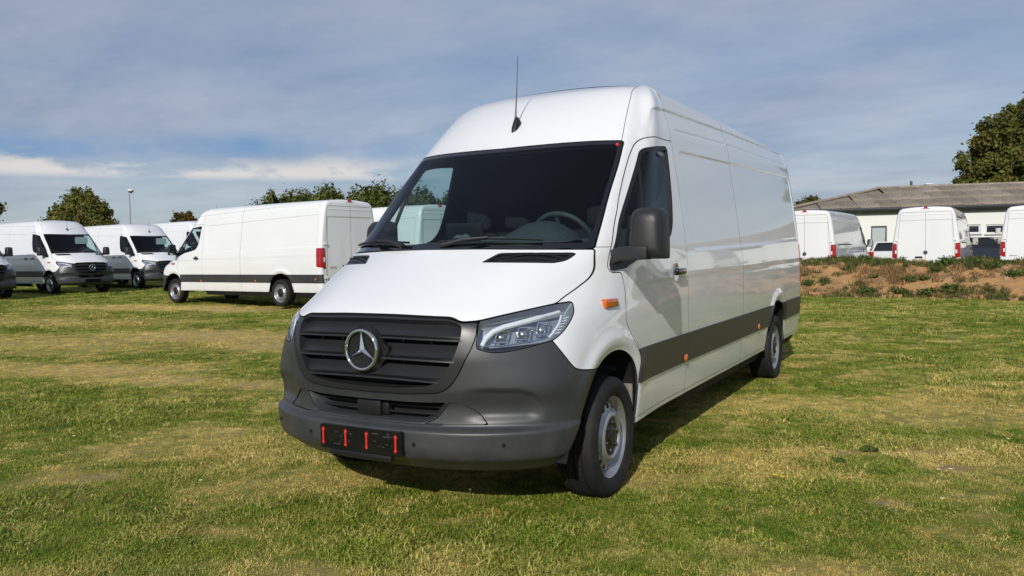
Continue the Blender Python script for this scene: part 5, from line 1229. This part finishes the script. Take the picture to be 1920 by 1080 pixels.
make_tree('broadleaf_tree', at(150, 66, 0), [(-2.95, 0.0, 3.5, 1.34, 1.43, 1.20), (-2.24, 0.0, 4.6, 0.90, 0.99, 1.00), (-1.42, 0.0, 5.2, 0.90, 0.99, 1.10), (-0.35, 0.0, 5.9, 0.78, 0.99, 1.00), (0.59, 0.0, 5.6, 0.78, 0.99, 1.10), (1.53, 0.0, 5.5, 0.78, 0.99, 1.00), (2.48, 0.0, 4.5, 1.12, 1.21, 1.10), (0.00, 0.3, 3.6, 2.46, 2.20, 1.70), (3.30, 0.0, 3.3, 1.01, 0.99, 0.90), (-3.66, 0.0, 2.8, 0.78, 0.88, 0.80), (3.66, 0.0, 2.6, 0.90, 0.88, 0.70), (-3.54, 0.0, 4.4, 0.34, 0.33, 0.50)], 30000, .15, 'leaf_olive', 22, 'bushy olive tree behind the front facing vans, left of the slim lamp post', trunk_r=.3, clusters=420)
make_tree('broadleaf_tree', at(342, 72, 0), [(-1.6, 0, 2.9, 1.2, 1.2, 1.1), (-.3, 0, 3.7, 1.1, 1.1, 1.2), (.8, 0, 4.0, 1.0, 1.1, 1.1), (2.0, 0, 3.2, 1.3, 1.2, 1.2)], 12000, .15, 'leaf_autumn', 23, 'small bushy tree behind the roof of the side-on van, right of the lamp post', trunk_r=.2, clusters=80)
make_tree('broadleaf_tree', at(-22, 62, 0), [(0, 0, 3.0, 1.5, 1.5, 1.6), (.5, 0, 4.6, .9, .9, 1.2)], 4500, .15, 'leaf_autumn', 24, 'tree cut off by the left edge of the picture', trunk_r=.25, clusters=60)
make_tree('broadleaf_tree', at(262, 84, 0), [(-.6, 0, 2.6, 1.1, 1.0, 1.0), (.8, 0, 2.4, 1.0, 1.0, .8)], 2500, .15, 'leaf_autumn', 25, 'low brownish bush at the foot of the slim lamp post', trunk_r=.12, clusters=50)
for i, (px, d, h, w_, lab) in enumerate([(486, 60, 5.0, 2.3, 'lowest leafy tree, leftmost of the line above the side-on van roof'), (532, 58, 6.6, 2.5, 'leafy tree with pointed shoots above the side-on van roof'), (580, 57, 6.4, 2.5, 'yellowish green tree above the side-on van roof'), (628, 56, 6.0, 2.6, 'pointed green tree above the tail of the side-on van'),
        (676, 55, 5.7, 2.6, 'dark green tree over the red brake lamp of the side-on van'), (722, 53, 5.9, 2.7, 'dark green tree just left of the near van windscreen'), (774, 54, 5.9, 2.4, 'bushy tree seen through the near van cab'), (828, 56, 5.7, 2.3, 'bushy green tree seen at the rear edge of the far cab window')]):
    r = random.Random(40+i); lobes = []
    for k in range(13):
        a = r.uniform(0, 6.283); q = math.sqrt(r.random())*w_; lobes.append((math.cos(a)*q, math.sin(a)*q*.7, h*r.uniform(.50, .84)*(1-.16*q/w_), w_*r.uniform(.20, .34), w_*.3, h*r.uniform(.10, .17)))
    lobes.append((0, 0, h*.45, w_*1.05, w_*.9, h*.30)); lobes.append((-.5*w_, 0, h*.40, w_*.7, w_*.7, h*.25)); lobes.append((.5*w_, 0, h*.40, w_*.7, w_*.7, h*.25))
    make_tree('leafy_tree', at(px, d, 0), lobes, 20000, .14, 'leaf_green', 60+i, lab, group='trees beyond the parked vans', trunk_r=.16, clusters=340, spiky=True)
make_tree('broadleaf_tree', at(1512, 60, 0), [(-1.2, 0, 3.4, 1.4, 1.3, 1.2), (.2, 0, 4.0, 1.1, 1.1, 1.1), (1.2, 0, 3.3, .9, .9, .8)], 5000, .14, 'leaf_olive', 33, 'olive bush between the near van tail and the shed roof', trunk_r=.18, clusters=70)
street_lamp(at(247, 62, 0), 6.15, .2, 'slim grey lamp post with a round white head behind the left vans')
street_lamp(at(1708, 58, 0), 5.75, 1.1, 'lamp post with curved arm rising behind the shed roof')
# weeds of the bank that stand out one by one
wg = [(1775, 497, .34, .34), (1705, 528, .26, .26), (1733, 524, .20, .20), (1545, 533, .24, .26), (1515, 537, .26, .30), (1625, 550, .28, .28), (1683, 550, .24, .24), (1742, 551, .30, .26), (1785, 548, .34, .26), (1622, 492, .26, .30), (1700, 500, .14, .18), (1671, 510, .12, .14), (1586, 505, .20, .18), (1640, 521, .16, .12), (1752, 511, .20, .20), (1860, 505, .22, .2), (1900, 520, .26, .26), (1830, 498, .3, .2), (1880, 490, .3, .22)]
names = ['largest dark green weed high on the earth bank below the middle rear-on van', 'bright green weed halfway down the bank below the tail lamp of the middle rear-on van', 'small bright weed halfway down the bank beside another of its size', 'spreading leafy weed low on the bank near the near van', 'leafy green weed on the bank touching the near van tail', 'broad green weed at the bank foot left of centre', 'green weed at the bank foot below the white car', 'wide green weed at the bank foot below the largest weed', 'wide dark weed at the bank foot, right of its pair', 'dark scrubby weed at the bank top before the white car', 'small dark weed near the bank top, left of the middle rear-on van', 'tiny weed in bare earth below the bank top', 'small weed on the upper bank below the left rear-on van', 'flat weed in bare earth at mid bank', 'leafy weed just left below the largest weed', 'weed at mid bank below the navy car', 'weed near the right picture edge on the bank', 'scrubby weed at the bank top before the navy car', 'scrubby weed at the bank top under the rightmost van']
for i, (px, py, r, h) in enumerate(wg):
    d = pix(px, py, 1)-CAM; best = None
    for t in np.arange(15, 24, .04):
        p = CAM+d*t
        if bank_z(np.array([p.x]), np.array([p.y]))[0] > p.z and p.y > bank_foot(np.array([p.x]))[0]-.3: best = p; break
    if best is None: best = CAM+d*20.6
    weed((best.x, best.y, float(bank_z(np.array([best.x]), np.array([best.y]))[0])-.02), r*rgl.uniform(.75, 1.1), h*rgl.uniform(.5, .95), int(110+330*r), 500+i, names[i], 'weeds on the earth bank')
def boulder(px, py, r, label):
    d = pix(px, py, 1)-CAM; p = CAM+d*20.4
    for t in np.arange(15, 24, .04):
        q = CAM+d*t
        if bank_z(np.array([q.x]), np.array([q.y]))[0] > q.z and q.y > bank_foot(np.array([q.x]))[0]: p = q; break
    b = nb(); bmesh.ops.create_icosphere(b, subdivisions=2, radius=r)
    for v in b.verts: v.co *= 1+.25*(mnoise.noise(v.co*9+Vector((px, 0, 0)))); v.co.z *= .8
    o = bobj('stone', b, 'stone', angle=25); o.location = p; set_tags(o, label, 'stone')
pm('stone', (.52, .40, .24), .9, noise=(8, (.40, .30, .17), .4, .7), bump=(20, .5, .01))
boulder(1524, 492, .085, 'pale round stone on top of the bank beside the near van tail'); boulder(1562, 491, .06, 'flat pale stone on the bank top under the left rear-on van'); boulder(1838, 566, .06, 'pale stone at the bank foot, right side')
# ------------------------------------------------------------------ vans and cars
van = make_van(); set_tags(van, 'large white panel van in the foreground with dark grey front bumper', 'van', 'white panel vans')
SKIP = {'holder_clip', 'red_sticker', 'led_lens', 'reflector', 'side_fin', 'bolt', 'pale_mark', 'vent_slot', 'vent_grid', 'intake_bar', 'parking_sensor', 'red_arrow', 'headrest', 'brake_disc'}
def base(n): return n.split('.')[0]
def copy_tree(o, parent=None):
    c = o.copy(); COL.objects.link(c); c.parent = parent
    for ch in o.children:
        if base(ch.name) in SKIP: continue
        k = copy_tree(ch, c)
        if base(ch.name) == 'door_mirror': k.rotation_euler.z = 0
    return c
def place(x, y, deg, z, label):
    c = copy_tree(van); c.location = (x, y, z); c.rotation_euler = (0, 0, math.radians(deg)); c['label'] = label; return c
def gzz(x, y): return float(gz(x, y))
for x, y, a, dz, lab in ((-16.21, 11.27, -95.1, .0, 'white van parked side-on at the left, its red tail lamp beside the near van'), (-15.9, 14.67, -95.1, 0, 'white van behind the near van cab, its tail seen through the far window'),
        (-24.22, 12.43, 85.1, 0, 'white van facing right whose whole front shows, second from the left edge'), (-25.09, 16.29, 83.5, 0, 'white van facing right, half hidden by the side-on van'),
        (-23.55, 8.72, 86.5, 0, 'white van cut off by the left edge with only its nose showing'), (-26.0, 20.1, 82, 0, 'white van of which only the roof shows left of the side-on van'),
        (-1.48, 29.78, 175.8, 0, 'rear-on white van just right of the near van tail, side visible'), (2.05, 30.38, 176.3, 0, 'rear-on white van in the middle behind the earth bank'), (5.12, 32.2, 176.3, 0, 'rear-on white van cut off by the right edge'),
        (8.7, 31.4, 176.0, 0, 'white van past the right edge, mirrored in the near van side'), (12.3, 31.8, 176.0, 0, 'farther white van past the right edge, mirrored in the near van side')):
    c = place(x, y, a, gzz(x, y)+dz, lab)
    if 12 < y < 17 and x < -24:
        b = nb(); prism(b, rnd([(.16, 1.74), (.60, 1.74), (.60, 1.98), (.16, 1.98)], .03, 3), .42, .425, 'XZ'); bobj('windscreen_pale_sheet', b, 'pale_sheet', c, smooth=False)  # pale sheet added behind the glass for its bright patch
p = pix(1684, 480, 34); make_car((p.x, p.y, 0), math.radians(176), 'car_white', 1.52, 'white hatchback with red tail lamp between two rear-on vans')
p = pix(1853, 480, 37); make_car((p.x, p.y, 0), math.radians(78), 'car_navy', 1.66, 'dark navy car side-on in front of the shed windows', 4.6)
# flowers
for x, y, lab in [(2.54, 1.10, 'left one of two white daisies side by side in the right lawn'), (2.60, 1.14, 'right one of two white daisies side by side in the right lawn'), (2.57, .50, 'lone white daisy low in the right lawn, nearest the lower right corner'), (2.93, 2.13, 'lone white daisy in the lawn near the right edge'), (.28, -.44, 'white daisy at the edge of the shadow under the near van nose'), (-1.25, -1.0, 'white daisy in the lower left lawn, left of the number plate holder'),
        (-3.06, -.38, 'upper one of two white daisies far left in the lawn'), (-3.11, -.63, 'lower one of two white daisies far left in the lawn'), (2.1, 4.8, 'distant white daisy in the lawn right of the rear wheel'), (3.0, 3.4, 'white daisy in the middle distance of the right lawn'), (1.86, 1.36, 'white daisy on bare soil between the near van and the leafy weed')]: flower(x, y, False, lab, 'daisies in the lawn')
for x, y, sd_ in ((1.71, .61, 'left'), (1.76, .585, 'right')): flower(x, y, True, sd_+' one of two yellow dandelions in the lawn right of the near front wheel', 'yellow dandelions beside the near van', .8)
flower(2.12, 1.62, True, 'single yellow flower over a leafy weed right of the near van', None, 1.3)
for x, y, r, lab in ((2.12, 1.62, .06, 'leafy weed with a yellow flower in the lawn by bare soil'), (1.98, 1.22, .045, 'small flat weed rosette in the lawn, left of the bare soil')): weed((x, y, float(gz(x, y))), r, .03, 60, int(x*100), lab)
